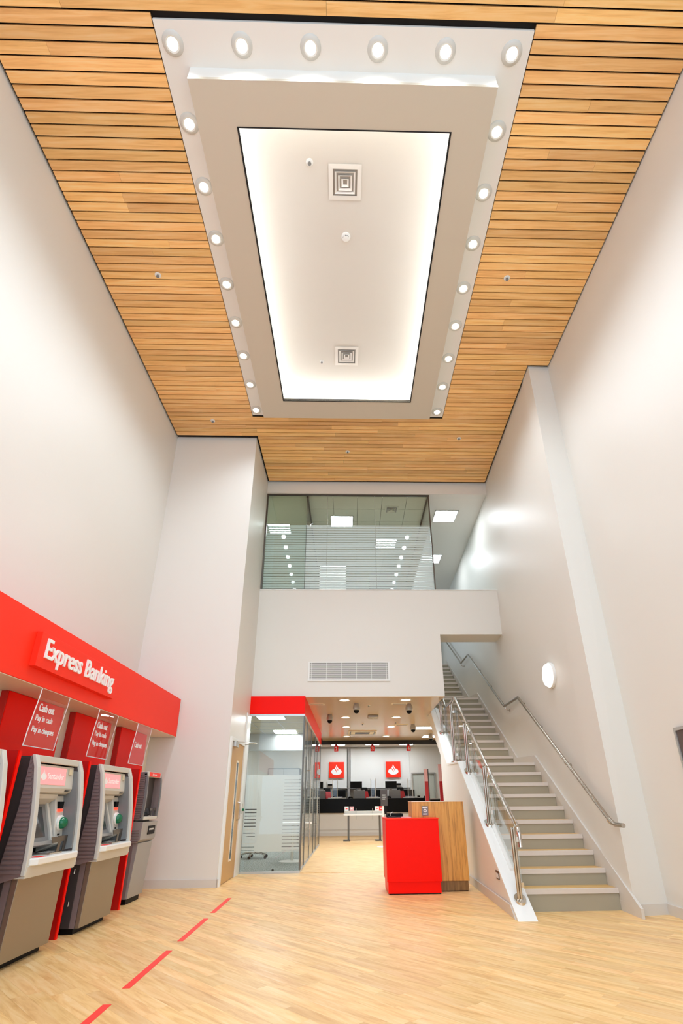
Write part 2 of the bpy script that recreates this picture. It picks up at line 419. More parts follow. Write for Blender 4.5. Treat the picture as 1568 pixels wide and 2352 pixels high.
# hall
struct('ceiling_hall', MB().prism([(-.95,10.47),(1.88,10.47),(1.90,12.95),(3.22,12.95),(3.22,18.3),(-.95,18.3)], 'z', 3.02, 3.10), 'hall_ceiling')
struct('ceiling_hall_lip', MB().box(-.90,1.88,10.27,10.47,3.005,3.02), 'hall_ceiling')
struct('ceiling_counter', MB().box(-3.2,4.4,18.4,24,3.24,3.34), 'ceiling_white')
struct('trim_2', MB().box(-1.2,3.0,18.3,18.4,2.89,3.30), 'black_gap')
struct('wall_hall_right', MB().box(3.25,3.4,11.3,18.4,0,3.3).box(3.4,4.3,18.3,18.4,0,3.3).box(4.2,4.4,18.4,24,0,3.3), 'wall')
struct('wall_hall_back', MB().box(-3.4,4.4,23.4,23.6,0,3.3), 'wall')
struct('wall_hall_left', MB().box(-3.4,-3.2,16.4,23.4,0,3.3).box(-3.4,-.95,16.35,16.45,0,3.3), 'wall')
# office behind glass
struct('wall_office_left', MB().box(-4.3,-4.1,10.19,16.4,0,3), 'wall')
struct('wall_office_front', MB().box(-4.3,-1.955,10.272,10.34,0,3.0), 'wall')
struct('wall_gallery_front', MB().box(-3.2,-1.951,10.272,10.47,3.02,8.11), 'wall')
struct('wall_office_back', MB().box(-4.2,-.97,16.2,16.34,0,2.7), 'wall')
struct('ceiling_office', MB().box(-4.2,-.95,10.3,16.34,2.70,2.76), 'tile_grey')
m1 = MB()
for k in range(1, 10): m1.box(-4.1,-.97,10.3+.6*k,10.318+.6*k,2.694,2.70)
for k in range(1, 6): m1.box(-.97-.6*k,-.952-.6*k,10.3,16.3,2.694,2.70)
struct('trim_3', m1, 'alu')
struct('trim_4', MB().box(-4.1,-.97,13.6,13.72,2.3,2.70), 'alu')

# under-stair wall + strings + soffits
CAP = [(6.12,0),(8.97,1.71),(10.20,1.76),(12.30,3.10)]
def capz(v):
    for (a_, b_), (c_, d_) in zip(CAP, CAP[1:]):
        if v <= c_: return b_+(d_-b_)*(v-a_)/(c_-a_)
    return CAP[-1][1]
def wallpoly(pts, th, m, name):
    n = len(pts); vs = [(UO(v_)+.008, v_, z_) for v_, z_ in pts]+[(UO(v_)+th, v_, z_) for v_, z_ in pts]
    return struct(name, MB().add(vs, [tuple(range(n)), tuple(range(2*n-1,n-1,-1))]+[(i,(i+1)%n,n+(i+1)%n,n+i) for i in range(n)]), m)
wallpoly([(6.16,0),(11.1,0),(11.1,capz(11.1)-.03),(10.2,1.73),(8.97,1.68)], .182, 'wall', 'wall_stair')
wallpoly([(11.1,capz(11.1)-.36),(12.9,capz(12.3)-.1),(12.9,3.01),(12.25,3.01),(11.1,capz(11.1)-.03)], .182, 'wall', 'wall_stair_string')
struct('baseboard_stair', MB().hexa([(UO(6.2)-.012,6.22,0),(UO(6.2)+.008,6.2,0),(UO(11.1)+.008,11.1,0),(UO(11.1)-.012,11.1,0),
       (UO(6.2)-.012,6.36,.105),(UO(6.2)+.008,6.36,.105),(UO(11.1)+.008,11.1,.105),(UO(11.1)-.012,11.1,.105)]), 'grey_skirting')

# ================================================================== STAIRCASE
st = thing('staircase', 'three-flight staircase with grey risers and pale nosings climbing along the right wall', 'staircase', (0,0,0))
def ul(v): return UO(v)+.185
def ur(v, z): return UW(v, z)-.022
def stepbox(v0, v1, z0, z1): return MB().hexa([(ul(v0),v0,z0),(ur(v0,z0),v0,z0),(ur(v1,z0),v1,z0),(ul(v1),v1,z0),(ul(v0),v0,z1),(ur(v0,z1),v0,z1),(ur(v1,z1),v1,z1),(ul(v1),v1,z1)])
def sp(name, mb, m): return build(name, mb, m, st, skew=True)
flights = [(6.59,.21,.2755,.1645,10,10.42,0.0),(10.37,1.89,.299,.178,10,14.70,1.69),(14.65,3.70,.32,.196,10,18.9,3.49)]
for v0, z0, g, rz, n_, vend, zb in flights:
    for k in range(n_):
        vn, zn = v0+g*k, z0+rz*k; zp = zb if k == 0 else zn-rz
        ve = v0+g*(k+1)+.03 if k < n_-1 else vend
        sp('tread', stepbox(vn+.052, ve, zn-.028, zn), 'tread_wood')
        sp('nosing', stepbox(vn, vn+.05, zn-.046, zn+.002), 'nosing')
        sp('riser', stepbox(vn+.012, vn+.034, zp, zn-.046), 'riser_grey')
    vt, zt = v0+g*(n_-1), z0+rz*(n_-1); b = MB()
    b.hexa([(ul(v0),v0+.15,zb-.02),(ur(v0,zb),v0+.15,zb-.02),(ur(vt,zt),vt+.15,zt-.22),(ul(vt),vt+.15,zt-.22),
            (ul(v0),v0+.04,zb+.0),(ur(v0,zb),v0+.04,zb+.0),(ur(vt,zt),vt+.05,zt-.20),(ul(vt),vt+.05,zt-.20)])
    b.hexa([(ul(vt),vt+.06,zt-.22),(ur(vt,zt),vt+.06,zt-.22),(ur(vend,zt),vend,zt-.22),(ul(vend),vend,zt-.22),
            (ul(vt),vt+.06,zt-.03),(ur(vt,zt),vt+.06,zt-.03),(ur(vend,zt),vend,zt-.03),(ul(vend),vend,zt-.03)])
    sp('flight_slab', b, 'wall')
SK = [(6.14,.09),(9.03,1.80),(10.11,1.84),(13.16,3.63),(14.29,3.73),(18.0,5.74)]
lo = [(18.0,5.3),(14.5,3.3),(13.0,3.2),(10.3,1.5),(9.2,1.4),(6.6,0),(6.14,0)]
pts = SK+lo; n = len(pts)
vs = [(UW(a_,b_)-.02,a_,b_) for a_, b_ in pts]+[(UW(a_,b_)+.01,a_,b_) for a_, b_ in pts]
sp('wall_skirting', MB().add(vs, [tuple(range(n)), tuple(range(2*n-1,n-1,-1))]+[(i,(i+1)%n,n+(i+1)%n,n+i) for i in range(n)]), 'grey_skirting')
def caprun(pts, d0, d1, t0, t1):
    b = MB()
    for (a_, b_), (c_, d_) in zip(pts, pts[1:]):
        b.hexa([(UO(a_)+d0,a_,b_+t0),(UO(a_)+d1,a_,b_+t0),(UO(c_)+d1,c_,d_+t0),(UO(c_)+d0,c_,d_+t0),
                (UO(a_)+d0,a_,b_+t1),(UO(a_)+d1,a_,b_+t1),(UO(c_)+d1,c_,d_+t1),(UO(c_)+d0,c_,d_+t1)])
    return b
sp('string_capping', caprun(CAP, -.006, .196, -.03, .0), 'white_gloss')
sp('glazing_channel', caprun([(6.75,capz(6.75)),(8.97,1.71)], .118, .172, .0, .022), 'white_gloss')
sp('glazing_channel', caprun([(10.25,1.78),(12.30,3.10)], .118, .172, .0, .022), 'white_gloss')

# balustrade on the string
ba = thing('stair_balustrade', 'stainless steel and glass balustrade on the open left side of the staircase', 'balustrade', (0,0,0))
def bp_(name, mb, m, par=ba, **kw): return build(name, mb, m, par, skew=True, smooth=True, **kw)
POSTS = [(6.36,.14,.84),(7.50,.83,1.54),(8.66,1.53,2.27),(9.91,1.75,2.78),(11.23,2.42,3.06)]
RAILP = [(6.40,.64),(6.40,.76),(6.43,.82),(6.50,.87),(6.60,.925),(7.39,1.39),(9.80,2.885),(9.86,2.91),(11.00,2.91),(11.06,2.93),(11.36,3.19)]
URL = lambda v: 1.885+.03*(v-6.2)
bp_('handrail', MB().path([(URL(a_),a_,b_) for a_, b_ in RAILP], .024, 12), 'chrome')
def railz(v):
    for (a_, b_), (c_, d_) in zip(RAILP[2:], RAILP[3:]):
        if v <= c_: return b_+(d_-b_)*(v-a_)/(c_-a_)
    return RAILP[-1][1]
for a_, b_, c_ in POSTS:
    u_ = 1.80+.03*(a_-6.2)
    p = bp_('post', MB().path([(u_-.013,a_,b_),(u_-.013,a_-.02,c_)], .0145, 10).path([(u_+.015,a_,b_),(u_+.015,a_-.02,c_)], .0145, 10), 'steel')
    sl = .6 if a_ < 9.5 or a_ > 10.5 else 0
    bp_('flange', MB().add([(u_+.062*math.cos(t), a_+.062*math.sin(t), b_+sl*.062*math.sin(t)+h) for h in (-.012,.026) for t in (2*PI*k/20 for k in range(20))],
        [tuple(range(19,-1,-1)), tuple(range(20,40))]+[(i,(i+1)%20,20+(i+1)%20,20+i) for i in range(20)]), 'chrome', p)
    bp_('rail_bracket', MB().path([(u_,a_-.02,c_-.02),(u_+.03,a_-.02,c_+.01),(URL(a_),a_,max(c_,railz(max(a_,6.5))-.01))], .009, 8), 'steel', p)
    for zz in (b_+.14, c_-.12):
        bp_('glass_clamp', MB().box(u_+.01,u_+.065,a_+.012,a_+.06,zz-.025,zz+.025), 'chrome', p)
for i in range(4):
    (a_, b_, c_), (d_, e_, f_) = POSTS[i], POSTS[i+1]
    a2, d2 = a_+.05, d_-.05; o_ = .055
    def q(v_): return 1.80+.03*(v_-6.2)+o_
    zb = lambda v_: capz(v_)+.05
    zt = lambda v_: railz(max(v_,6.6))-.10
    vs = [(q(x)+dx, x, z) for dx in (-.005,.005) for x, z in ((a2,zb(a2)),(d2,zb(d2)),(d2,zt(d2)),(a2,zt(a2)))]
    bp_('glass_panel', MB().add(vs, [(0,1,2,3),(7,6,5,4),(0,1,5,4),(1,2,6,5),(2,3,7,6),(3,0,4,7)]), 'glass_clear')
# wall handrail
wr = thing('wall_handrail', 'stainless steel tube handrail fixed to the right wall above the stairs', 'handrail', (0,0,0))
RW = [(6.03,.86),(6.22,.862),(6.30,.885),(6.40,.935),(9.30,2.79),(9.36,2.82),(10.34,2.83),(10.40,2.85),(13.55,4.73),(13.62,4.755),(14.70,4.79),(14.76,4.82),(17.2,6.18)]
bp_('rail', MB().path([(UW(a_,b_)-.09,a_,b_) for a_, b_ in RW], .024, 12), 'steel', wr)
def rwz(v):
    for (a_, b_), (c_, d_) in zip(RW, RW[1:]):
        if v <= c_: return b_+(d_-b_)*(v-a_)/(c_-a_)
for a_ in (6.42,7.5,8.5,9.28,10.3,11.6,12.6,13.5,14.7,15.9):
    z_ = rwz(a_); u_ = UW(a_, z_)
    bp_('bracket', MB().path([(u_-.09,a_,z_-.02),(u_-.085,a_,z_-.06),(u_-.05,a_,z_-.09),(u_,a_,z_-.09)], .008, 8).lathe([(.028,0),(.028,.008)], (u_-.008,a_,z_-.09), 'x', 14), 'steel', wr)

# ================================================================== CEILING RAFT
ra = thing('ceiling_raft', 'long suspended white raft with glowing cove and downlight border set in the oak ceiling', 'ceiling raft', (0,0,0))
def rp(name, mb, m, par=ra): return build(name, mb, m, par, skew=True)
U0,U1,V0,V1 = -1.64,1.55,2.68,7.72; O0,O1,P0,P1 = -1.205,1.125,3.09,7.255; RZ = 7.83
rp('light_border', MB().box(-1.905,1.85,2.33,V0+.02,8.062,8.10).box(-1.905,U0+.06,V0+.02,7.92,8.062,8.10).box(U1-.06,1.85,V0+.02,7.92,8.062,8.10), 'ceiling_white')
rp('soffit_frame', MB().box(U0,U1,V0,P0,RZ,RZ+.04).box(U0,U1,P1,V1,RZ,RZ+.04).box(U0,O0,P0,P1,RZ,RZ+.04).box(O1,U1,P0,P1,RZ,RZ+.04), 'raft_cream')
rp('upstand', MB().box(U0+.001,U1-.001,V0+.001,V0+.02,RZ+.04,8.064).box(U0+.001,U1-.001,V1-.02,V1-.001,RZ+.04,8.11).box(U0+.001,U0+.02,V0+.02,V1-.02,RZ+.04,8.064).box(U1-.02,U1-.001,V0+.02,V1-.02,RZ+.04,8.064), 'ceiling_white')
rp('opening_trim', MB().box(O0-.012,O1+.012,P0-.012,P0,RZ-.006,RZ+.05).box(O0-.012,O1+.012,P1,P1+.012,RZ-.006,RZ+.05).box(O0-.012,O0,P0,P1,RZ-.006,RZ+.05).box(O1,O1+.012,P0,P1,RZ-.006,RZ+.05), 'black_gap')
T0,T1,Q0,Q1,TZ = -1.60,1.51,2.72,7.68,8.22
rp('tray', MB().box(T0,T1,Q0,Q1,TZ,TZ+.05).box(T0-.02,T0,Q0-.02,Q1+.02,RZ+.04,TZ+.05).box(T1,T1+.02,Q0-.02,Q1+.02,RZ+.04,TZ+.05).box(T0,T1,Q0-.02,Q0,RZ+.04,TZ+.05).box(T0,T1,Q1,Q1+.02,RZ+.04,TZ+.05), 'tray_white')
for bx_ in ((T0+.03,T0+.06,Q0+.1,Q1-.1),(T1-.06,T1-.03,Q0+.1,Q1-.1),(T0+.1,T1-.1,Q0+.03,Q0+.06),(T0+.1,T1-.1,Q1-.06,Q1-.03)):
    rp('led_strip', MB().box(*bx_, RZ+.05, RZ+.065), 'led')
# downlights
def spot(name, uvz, watts, ang, parent, blend=.7, rad=.06, col=(.84,.95,1.05)):
    l = bpy.data.lights.new(name, 'SPOT'); l.energy = watts; l.spot_size = math.radians(ang); l.spot_blend = blend; l.shadow_soft_size = rad; l.color = col
    o = bpy.data.objects.new(name, l); COL.objects.link(o); o.parent = parent; o.location = uvz
    return o
d0 = thing('downlight', '', 'downlight', (0,0,0), group='downlights around the ceiling raft')
build('bezel', MB().lathe([(.05,.0),(.055,-.02),(.070,-.026),(.092,-.018),(.104,-.006),(.106,.0)], n=28), 'grey_light', d0, smooth=True)
build('lamp', MB().lathe([(.051,-.004),(.04,-.014),(.001,-.018)], n=24), 'lamp_disc', d0, smooth=True)
spot('beam', (0,0,-.05), SPOT_W, 142, d0, 1.0)
near = [-1.76,-1.07,-.38,.30,.99,1.67]; col_v = [3.165,3.81,4.45,5.115,5.775,6.435,7.095,7.76]
spots = []
for i, u_ in enumerate(near):
    wh = ('at the near left corner of the border','second from the left in the near row','third from the left in the near row','third from the right in the near row','second from the right in the near row','at the near right corner of the border')[i]
    spots.append((u_, 2.50, 'round recessed downlight '+wh+' of the ceiling raft'))
for s_, nm in ((-1.785,'left'),(1.69,'right')):
    for i, v_ in enumerate(col_v):
        wh = 'farthest' if i == 7 else ('next after the near corner' if i == 0 else ORD[7-i]+' from the far end' )
        spots.append((s_-.004*math.copysign(i, 1)*(1 if s_ < 0 else -1), v_, 'round recessed downlight, %s in the %s-hand row of the ceiling raft' % (wh, nm)))
for i, (u_, v_, lb) in enumerate(spots):
    if i == 0: d0.location = S(u_, v_, 8.062); d0['label'] = lb
    else: dup(d0, (u_, v_, 8.062), lb)
# diffusers, detectors, sprinklers
def diffuser(uvz, label, m='ceiling_white', s=.205, grp='square air diffusers'):
    t = thing('air_diffuser', label, 'air vent', uvz, A, grp)
    build('backing', MB().box(-s*.8,s*.8,-s*.8,s*.8,-.002,.0), 'silver_paint', t)
    def ring(r0, r1, z0, z1):
        b = MB()
        for k in range(4):
            a0 = PI/4+k*PI/2; a1 = a0+PI/2; q2 = math.sqrt(2)
            P = [(r*q2*math.cos(a), r*q2*math.sin(a)) for r in (r0, r1) for a in (a0, a1)]
            b.hexa([(*P[2],z1-.003),(*P[3],z1-.003),(*P[1],z0-.003),(*P[0],z0-.003),(*P[2],z1),(*P[3],z1),(*P[1],z0),(*P[0],z0)])
        return b
    build('frame', ring(s*.74, s, -.014, -.010), m, t)
    for r0, r1 in ((s*.52,s*.62),(s*.32,s*.42),(s*.12,s*.22)):
        build('louvre', ring(r0, r1, -.006, -.022), m, t)
    return t
diffuser((-.045,3.81,TZ), 'square stepped air diffuser at the near end of the glowing ceiling tray')
diffuser((-.045,6.56,TZ), 'square stepped air diffuser at the far end of the glowing ceiling tray')
def sprinkler(uvz, label, r=.045):
    t = thing('sprinkler_head', label, 'sprinkler', uvz, 0, 'sprinkler heads')
    build('cover_plate', MB().lathe([(r,0),(r,-.006),(r*.6,-.012),(r*.55,-.012)], n=20), 'plastic_white', t, smooth=True)
    build('nozzle', MB().lathe([(r*.35,-.010),(r*.3,-.03),(r*.5,-.034),(r*.5,-.038)], n=14), 'grey_mid', t, smooth=True)
sprinkler((-.475,3.60,TZ), 'small round sprinkler beside the near diffuser in the glowing tray')
sprinkler((-.485,6.69,TZ), 'small round sprinkler beside the far diffuser in the glowing tray', .035)
for (u_, v_), lb in zip(((-2.76,5.0),(2.31,4.95),(-2.73,8.1),(2.31,8.57),(-.04,9.05)),
    ('sprinkler head in the oak ceiling midway along the left side','sprinkler head in the oak ceiling midway along the right side','sprinkler head in the far left of the oak ceiling, by the pier',
     'sprinkler head in the far right of the oak ceiling, past the raft','sprinkler head in the middle of the oak ceiling behind the raft')):
    sprinkler((u_, v_, CEIL), lb, .045)
t = thing('smoke_detector', 'round white smoke detector in the middle of the glowing ceiling tray', 'smoke detector', (-.04,4.49,TZ))
build('base', MB().lathe([(.062,0),(.062,-.02),(.05,-.028)], n=24), 'plastic_white', t, smooth=True)
build('chamber', MB().lathe([(.040,-.028),(.040,-.045),(.028,-.052)], n=24), 'plastic_white', t, smooth=True)
b = MB()
for k in range(5):
    a0 = PI*.15+k*PI*.17; b.hexa([(.041*math.cos(a0+d_)*s_, -.041*math.sin(a0+d_)*s_, z_) for z_ in (-.044,-.034) for d_, s_ in ((0,.98),(.3,.98),(.3,1.02),(0,1.02))])
build('vent_slot', b, 'black', t)

# ================================================================== LEFT: EXPRESS BANKING
fa = thing('red_fascia', 'long red bulkhead fascia above the cash machines on the left wall', 'fascia', (-3.6,3.3,2.09))
build('fascia_board', MB().box(.40,.80,-5.3,5.345,0,.59).box(0.01,.40,-5.3,5.345,.01,.59), 'red_satin', fa, bevel=.004)
build('soffit', MB().box(.385,.792,-5.3,5.345,-.006,-.0005), 'cream_panel', fa)
sg = thing('express_sign', 'raised red sign box reading Express Banking in white letters', 'sign', (-2.8,5.25,2.22))
build('sign_box', MB().box(.001,.06,-.80,.80,0,.31), 'red_satin', sg, bevel=.003)
b = MB(); text(b, 'Express Banking', lambda x, y, d: (.06+d, -.71+x, .035+y), 1.42, .235, .014)
build('lettering', b, 'white_letter', sg)
for k, (va, vb, lb) in enumerate(((3.55,4.50,'nearest red back panel on the alcove wall, at the left edge'),(4.84,5.83,'red back panel behind the hanging notice nearest the camera'),(6.10,7.05,'red back panel behind the middle hanging notice'),(7.38,8.34,'red back panel behind the farthest hanging notice'))):
    t = thing('red_back_panel', lb, 'wall panel', (-3.22,(va+vb)/2,0), 0, 'red panels on the alcove wall'); h = (vb-va)/2
    build('board', MB().box(.012,.07,-h,h,0,2.08), 'red_gloss', t)
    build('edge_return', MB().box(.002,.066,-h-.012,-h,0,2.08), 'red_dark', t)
PL = [(5.0,'acrylic notice reading Cash out, Pay in cash, Pay in cheques, nearest the camera',3),(6.17,'acrylic notice reading Cash out, Pay in cash, Pay in cheques, in the middle',3),(7.31,'acrylic notice reading only Cash out, farthest from the camera',1)]
for vc, lb, n_ in PL:
    t = thing('hanging_notice', lb, 'notice', (-2.86,vc,1.59), 0, 'clear acrylic notices under the red fascia')
    prof = [(.05,.492),(.045,.42),(.03,.30),(.012,.15),(.0,.0)]
    def xo(z): 
        for (a_, b_), (c_, d_) in zip(prof, prof[1:]):
            if z >= d_: return a_+(c_-a_)*(b_-z)/(b_-d_)
        return 0
    b = MB()
    for (a_, b_), (c_, d_) in zip(prof, prof[1:]):
        b.hexa([(c_,-.25,d_),(c_+.006,-.25,d_),(c_+.006,.25,d_),(c_,.25,d_),(a_,-.25,b_),(a_+.006,-.25,b_),(a_+.006,.25,b_),(a_,.25,b_)])
    build('sheet', b, 'perspex_tint', t)
    for y_ in (-.25,.25): build('edge_strip', MB().path([(a_+.003,y_,b_) for a_, b_ in prof], .0045, 6), 'white_letter', t)
    build('edge_strip', MB().path([(.003,-.25,.0),(.003,.25,.0)], .0045, 6), 'white_letter', t)
    lines = ['Cash out','Pay in cash','Pay in cheques'][:n_]
    for k, s_ in enumerate(lines):
        b = MB(); z_ = (.30-.098*k) if n_ == 3 else .20
        text(b, s_, lambda x, y, d: (xo(z_)+.007+d, -.20+x, z_+y), (.25,.28,.36)[k], .07, .004); build('lettering', b, 'white_letter', t)
# ---- cash machines
for vc, lb in ((3.28,'red side fin at the left edge, beside the cut-off machine'),(4.46,'red side fin left of the nearest whole cash machine'),(5.68,'red side fin between the two wide cash machines'),(7.06,'red side fin left of the slim cash machine')):
    t = thing('red_fin', lb, 'panel', (-3.14,vc,0), 0, 'red fins between the cash machines')
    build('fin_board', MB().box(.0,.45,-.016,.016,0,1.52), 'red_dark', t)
    build('front_edge', MB().box(.45,.462,-.018,.018,0,1.52), 'red_gloss', t)
FR = [(-.05,1.50),(-.012,1.40),(.018,1.25),(.045,1.08),(.062,.92),(.075,.76),(.078,.62)]       # front curve of the head (x, z)
def atm():
    t = thing('cash_machine', '', 'cash machine', (0,0,0), 0, 'wide cash machines along the left wall')
    P = lambda n_, b, m, par=t, **k: build(n_, b, m, par, **k)
    P('cabinet', MB().box(-.56,-.31,-.36,.36,.05,1.47).box(-.31,-.09,-.36,-.3465,.05,1.47).box(-.31,-.09,.3465,.36,.05,1.47).box(-.31,-.09,-.3465,.3465,1.462,1.47).box(-.31,-.04,-.335,.335,.05,.62), 'charcoal')
    P('plinth', MB().box(-.50,-.06,-.33,.33,0,.05), 'black')
    dr = P('service_door', MB().hexa([(-.04,-.345,.05),(.0,-.345,.05),(.0,.345,.05),(-.04,.345,.05),(-.04,-.345,.63),(.012,-.345,.63),(.012,.345,.63),(-.04,.345,.63)]), 'taupe_metal', bevel=.004)
    P('side_strip', MB().box(-.125,-.042,-.352,-.336,.05,.62), 'brown_plastic')
    for z_ in (.25,.52,.60): P('hinge', MB().path([(-.13,-.366,z_-.02),(-.13,-.366,z_+.02)], .007, 8), 'steel', dr)
    back = [(-.33,.60),(-.13,1.50)]
    for s_ in (-1, 1):
        ck = P('side_cheek', MB().prism([(x-.02,z) for x, z in FR]+[(-.10,.575),(-.14,.60),(-.095,1.1),(-.095,1.49)], 'y', s_*.36, s_*.388), 'brown_plastic')
        if s_ < 0:
            b = MB()
            for k in range(26):
                z_ = .635+.033*k; x0 = -.13+.045*min(1,(z_-.60)/.5)
                xf = .078-.128*((z_-.62)/.88)**1.9-.042
                b.prism([(x0,z_),(x0,z_+.02),(xf,z_+.02),(xf,z_)], 'y', -.394, -.387)
            P('rib_panel', b, 'brown_plastic', ck)
        P('bezel_jamb', MB().prism(FR+[(x-.032,z) for x, z in reversed(FR)], 'y', s_*.345, s_*.40), 'grey_light', bevel=.005)
        P('inner_wall', MB().prism([(x-.025,z) for x, z in FR if .7 < z < 1.45]+[(-.258,.70),(-.258,1.44)], 'y', s_*.318, s_*.346), 'grey_mid')
    P('head_cap', MB().box(-.30,-.084,-.359,.359,1.471,1.492), 'charcoal')
    P('bezel_top', MB().box(-.083,-.046,-.3445,.3445,1.445,1.499), 'grey_light', bevel=.005)
    P('recess_back', MB().box(-.30,-.26,-.33,.33,.64,1.46), 'grey_mid')
    hb = P('header_box', MB().prism([(-.26,1.215),(-.10,1.20),(-.065,1.215),(-.05,1.25),(-.072,1.435),(-.26,1.435)], 'y', -.318, .318), 'grey_light', bevel=.006)
    tl = lambda x, y, d: (-.0485-.022*(y/.185)+d+.002, x, 1.25+y)
    P('illuminated_panel', MB().add([tl(-.29,.025,0),tl(.17,.025,0),tl(.17,.165,0),tl(-.29,.165,0),tl(-.29,.025,-.01),tl(.17,.025,-.01),tl(.17,.165,-.01),tl(-.29,.165,-.01)], [(0,1,2,3),(4,7,6,5),(0,4,5,1),(1,5,6,2),(2,6,7,3),(3,7,4,0)]), 'pink_light', hb)
    w_, r_ = logo(lambda x, y, d: tl(-.20+x, .10+y, .001+d*.3), .06)
    P('emblem', w_, 'white_letter', hb)
    b = MB(); text(b, 'Santander', lambda x, y, d: tl(-.135+x, .07+y, .001+d), .27, .05, .002); P('lettering', b, 'white_letter', hb)
    P('lock_plate', MB().hexa([tl(*q) for q in ((.22,.115,0),(.275,.115,0),(.275,.115,.006),(.22,.115,.006),(.22,.165,0),(.275,.165,0),(.275,.165,.006),(.22,.165,.006))]), 'amber_glass', hb)
    P('speaker_slots', MB().box(-.062,-.045,.20,.27,1.222,1.226).box(-.062,-.045,.20,.27,1.230,1.234), 'dark_steel', hb)
    P('hood', MB().prism([(-.26,1.20),(-.09,1.20),(-.10,1.165),(-.14,1.14),(-.17,1.12),(-.26,1.12)], 'y', -.318, .165), 'grey_light')
    # screen, tilted back
    T = lambda x, y, d: (-.075-.34*y+d*.94, x, .855+y*.94+d*.34)
    def tbox(x0, x1, y0, y1, d0, d1): return MB().hexa([T(x0,y0,d0),T(x1,y0,d0),T(x1,y0,d1),T(x0,y0,d1),T(x0,y1,d0),T(x1,y1,d0),T(x1,y1,d1),T(x0,y1,d1)])
    sc = P('screen_surround', tbox(-.318,.13,-.03,.285,-.03,.0), 'grey_mid', bevel=.004)
    P('screen', tbox(-.29,.07,.01,.26,.0,.003), 'screen_glass', sc)
    P('side_rail', tbox(.13,.165,-.03,.29,-.03,.018), 'grey_light', sc, bevel=.003)
    P('lower_rail', tbox(-.318,.165,-.06,-.03,-.03,.02), 'silver_paint', sc, bevel=.003)
    # reader column
    rc_ = P('reader_column', MB().prism([(-.19,.74),(-.045,.80),(-.075,1.00),(-.115,1.19),(-.22,1.19)], 'y', .175, .318), 'grey_light', bevel=.005)
    P('receipt_window', MB().box(-.11,-.078,.205,.28,1.085,1.14), 'black_gloss', rc_)
    P('indicator', MB().box(-.10,-.075,.205,.28,1.06,1.078), 'red_led', rc_)
    P('card_reader_collar', MB().lathe([(.062,-.02),(.062,.012),(.05,.018)], (-.068,.25,.965), 'x', 24), 'plastic_white', rc_, smooth=True)
    P('card_reader', MB().lathe([(.05,.012),(.046,.04),(.03,.058),(.001,.064)], (-.068,.256,.965), 'x', 24), 'green_led', rc_, smooth=True)
    P('card_slot', MB().box(-.066,-.052,.225,.262,.865,.878), 'black', rc_)
    # shelf, keypad, shields
    sh = P('shelf', MB().prism([(-.26,-.32),(.085,-.37),(.125,-.33),(.125,.30),(.085,.38),(-.26,.32)], 'z', .685, .735), 'plastic_white', bevel=.008)
    P('apron', MB().prism([(-.1,.60),(.075,.60),(.085,.685),(-.1,.685)], 'y', -.385, .385), 'grey_light', bevel=.004)
    P('keypad', MB().box(-.06,.06,-.06,.14,.735,.748), 'steel', sh)
    for k in range(12): P('key', MB().box(-.045+.026*(k//4),-.025+.026*(k//4),-.04+.042*(k%4),-.008+.042*(k%4),.748,.753), 'silver_paint', sh)
    for y_ in (.045, .23):
        P('keypad_shield', MB().prism([(y_-.10,.865),(y_+.07,.865),(y_+.055,.745),(y_+.01,.745),(y_+.02,.82),(y_-.075,.82)], 'x', .045 if y_ < .1 else .0, .052 if y_ < .1 else .007), 'dark_steel', sh)
    P('red_sticker', MB().box(.0,.085,-.28,-.12,.7352,.7362), 'tape_red', sh)
    P('cash_slot', MB().box(-.22,-.17,-.30,.02,.76,.82), 'black', t)
    for k in range(4): P('cash_roller', MB().lathe([(.018,0),(.018,.022)], (-.155,-.27+.055*k,.79), 'y', 12), 'steel', t, smooth=True)
    return t
a0 = atm(); a0.location = S(-2.57,4.97,0); a0['label'] = 'wide grey cash machine with pink lit header, nearest one shown whole'
dup(a0, (-2.57,6.19,0), 'wide grey cash machine with pink lit header, next to the slim one')
dup(a0, (-2.57,3.77,0), 'wide grey cash machine cut off by the left edge of the picture')
t = thing('slim_cash_machine', 'slim grey cash machine with small red header, farthest of the row beside the pier', 'cash machine', (-2.68,7.60,0))
P = lambda n_, b, m, par=t, **k: build(n_, b, m, par, **k)
FS = [(-.03,1.50),(.0,1.42),(.012,1.25),(.012,1.10),(.0,.93)]
P('cabinet', MB().box(-.45,-.08,-.25,.25,.06,1.48), 'charcoal', bevel=.005)
P('foot', MB().box(-.45,-.06,-.22,.20,0,.06), 'black')
P('lower_door', MB().hexa([(-.08,-.25,.06),(-.04,-.25,.06),(-.04,.25,.06),(-.08,.25,.06),(-.08,-.25,.66),(.0,-.25,.66),(.0,.25,.66),(-.08,.25,.66)]), 'silver_paint', bevel=.004)
P('door_strip', MB().box(-.16,-.06,-.262,-.25,.06,.66), 'brown_plastic')
for s_ in (-1, 1):
    ck = P('side_cheek', MB().prism(FS+[(-.17,.93),(-.15,1.49)], 'y', s_*.235, s_*.272), 'brown_plastic')
    if s_ < 0:
        b = MB()
        for k in range(20): b.prism([(-.15,.95+.027*k),(-.15,.966+.027*k),(-.01,.966+.027*k),(-.01,.95+.027*k)], 'y', -.278, -.27)
        P('rib_panel', b, 'brown_plastic', ck)
    P('bezel_jamb', MB().prism([(x+.012,z) for x, z in FS]+[(x-.02,z) for x, z in reversed(FS)], 'y', s_*.245, s_*.278), 'grey_mid')
hd = P('header', MB().box(-.10,.0,-.245,.245,1.44,1.505), 'grey_light', bevel=.006)
P('header_label', MB().box(.0,.004,-.20,.20,1.445,1.50), 'tape_red', hd)
w_, r_ = logo(lambda x, y, d: (.0045+d*.2, -.09+x, 1.474+y), .022); P('emblem', w_, 'white_letter', hd)
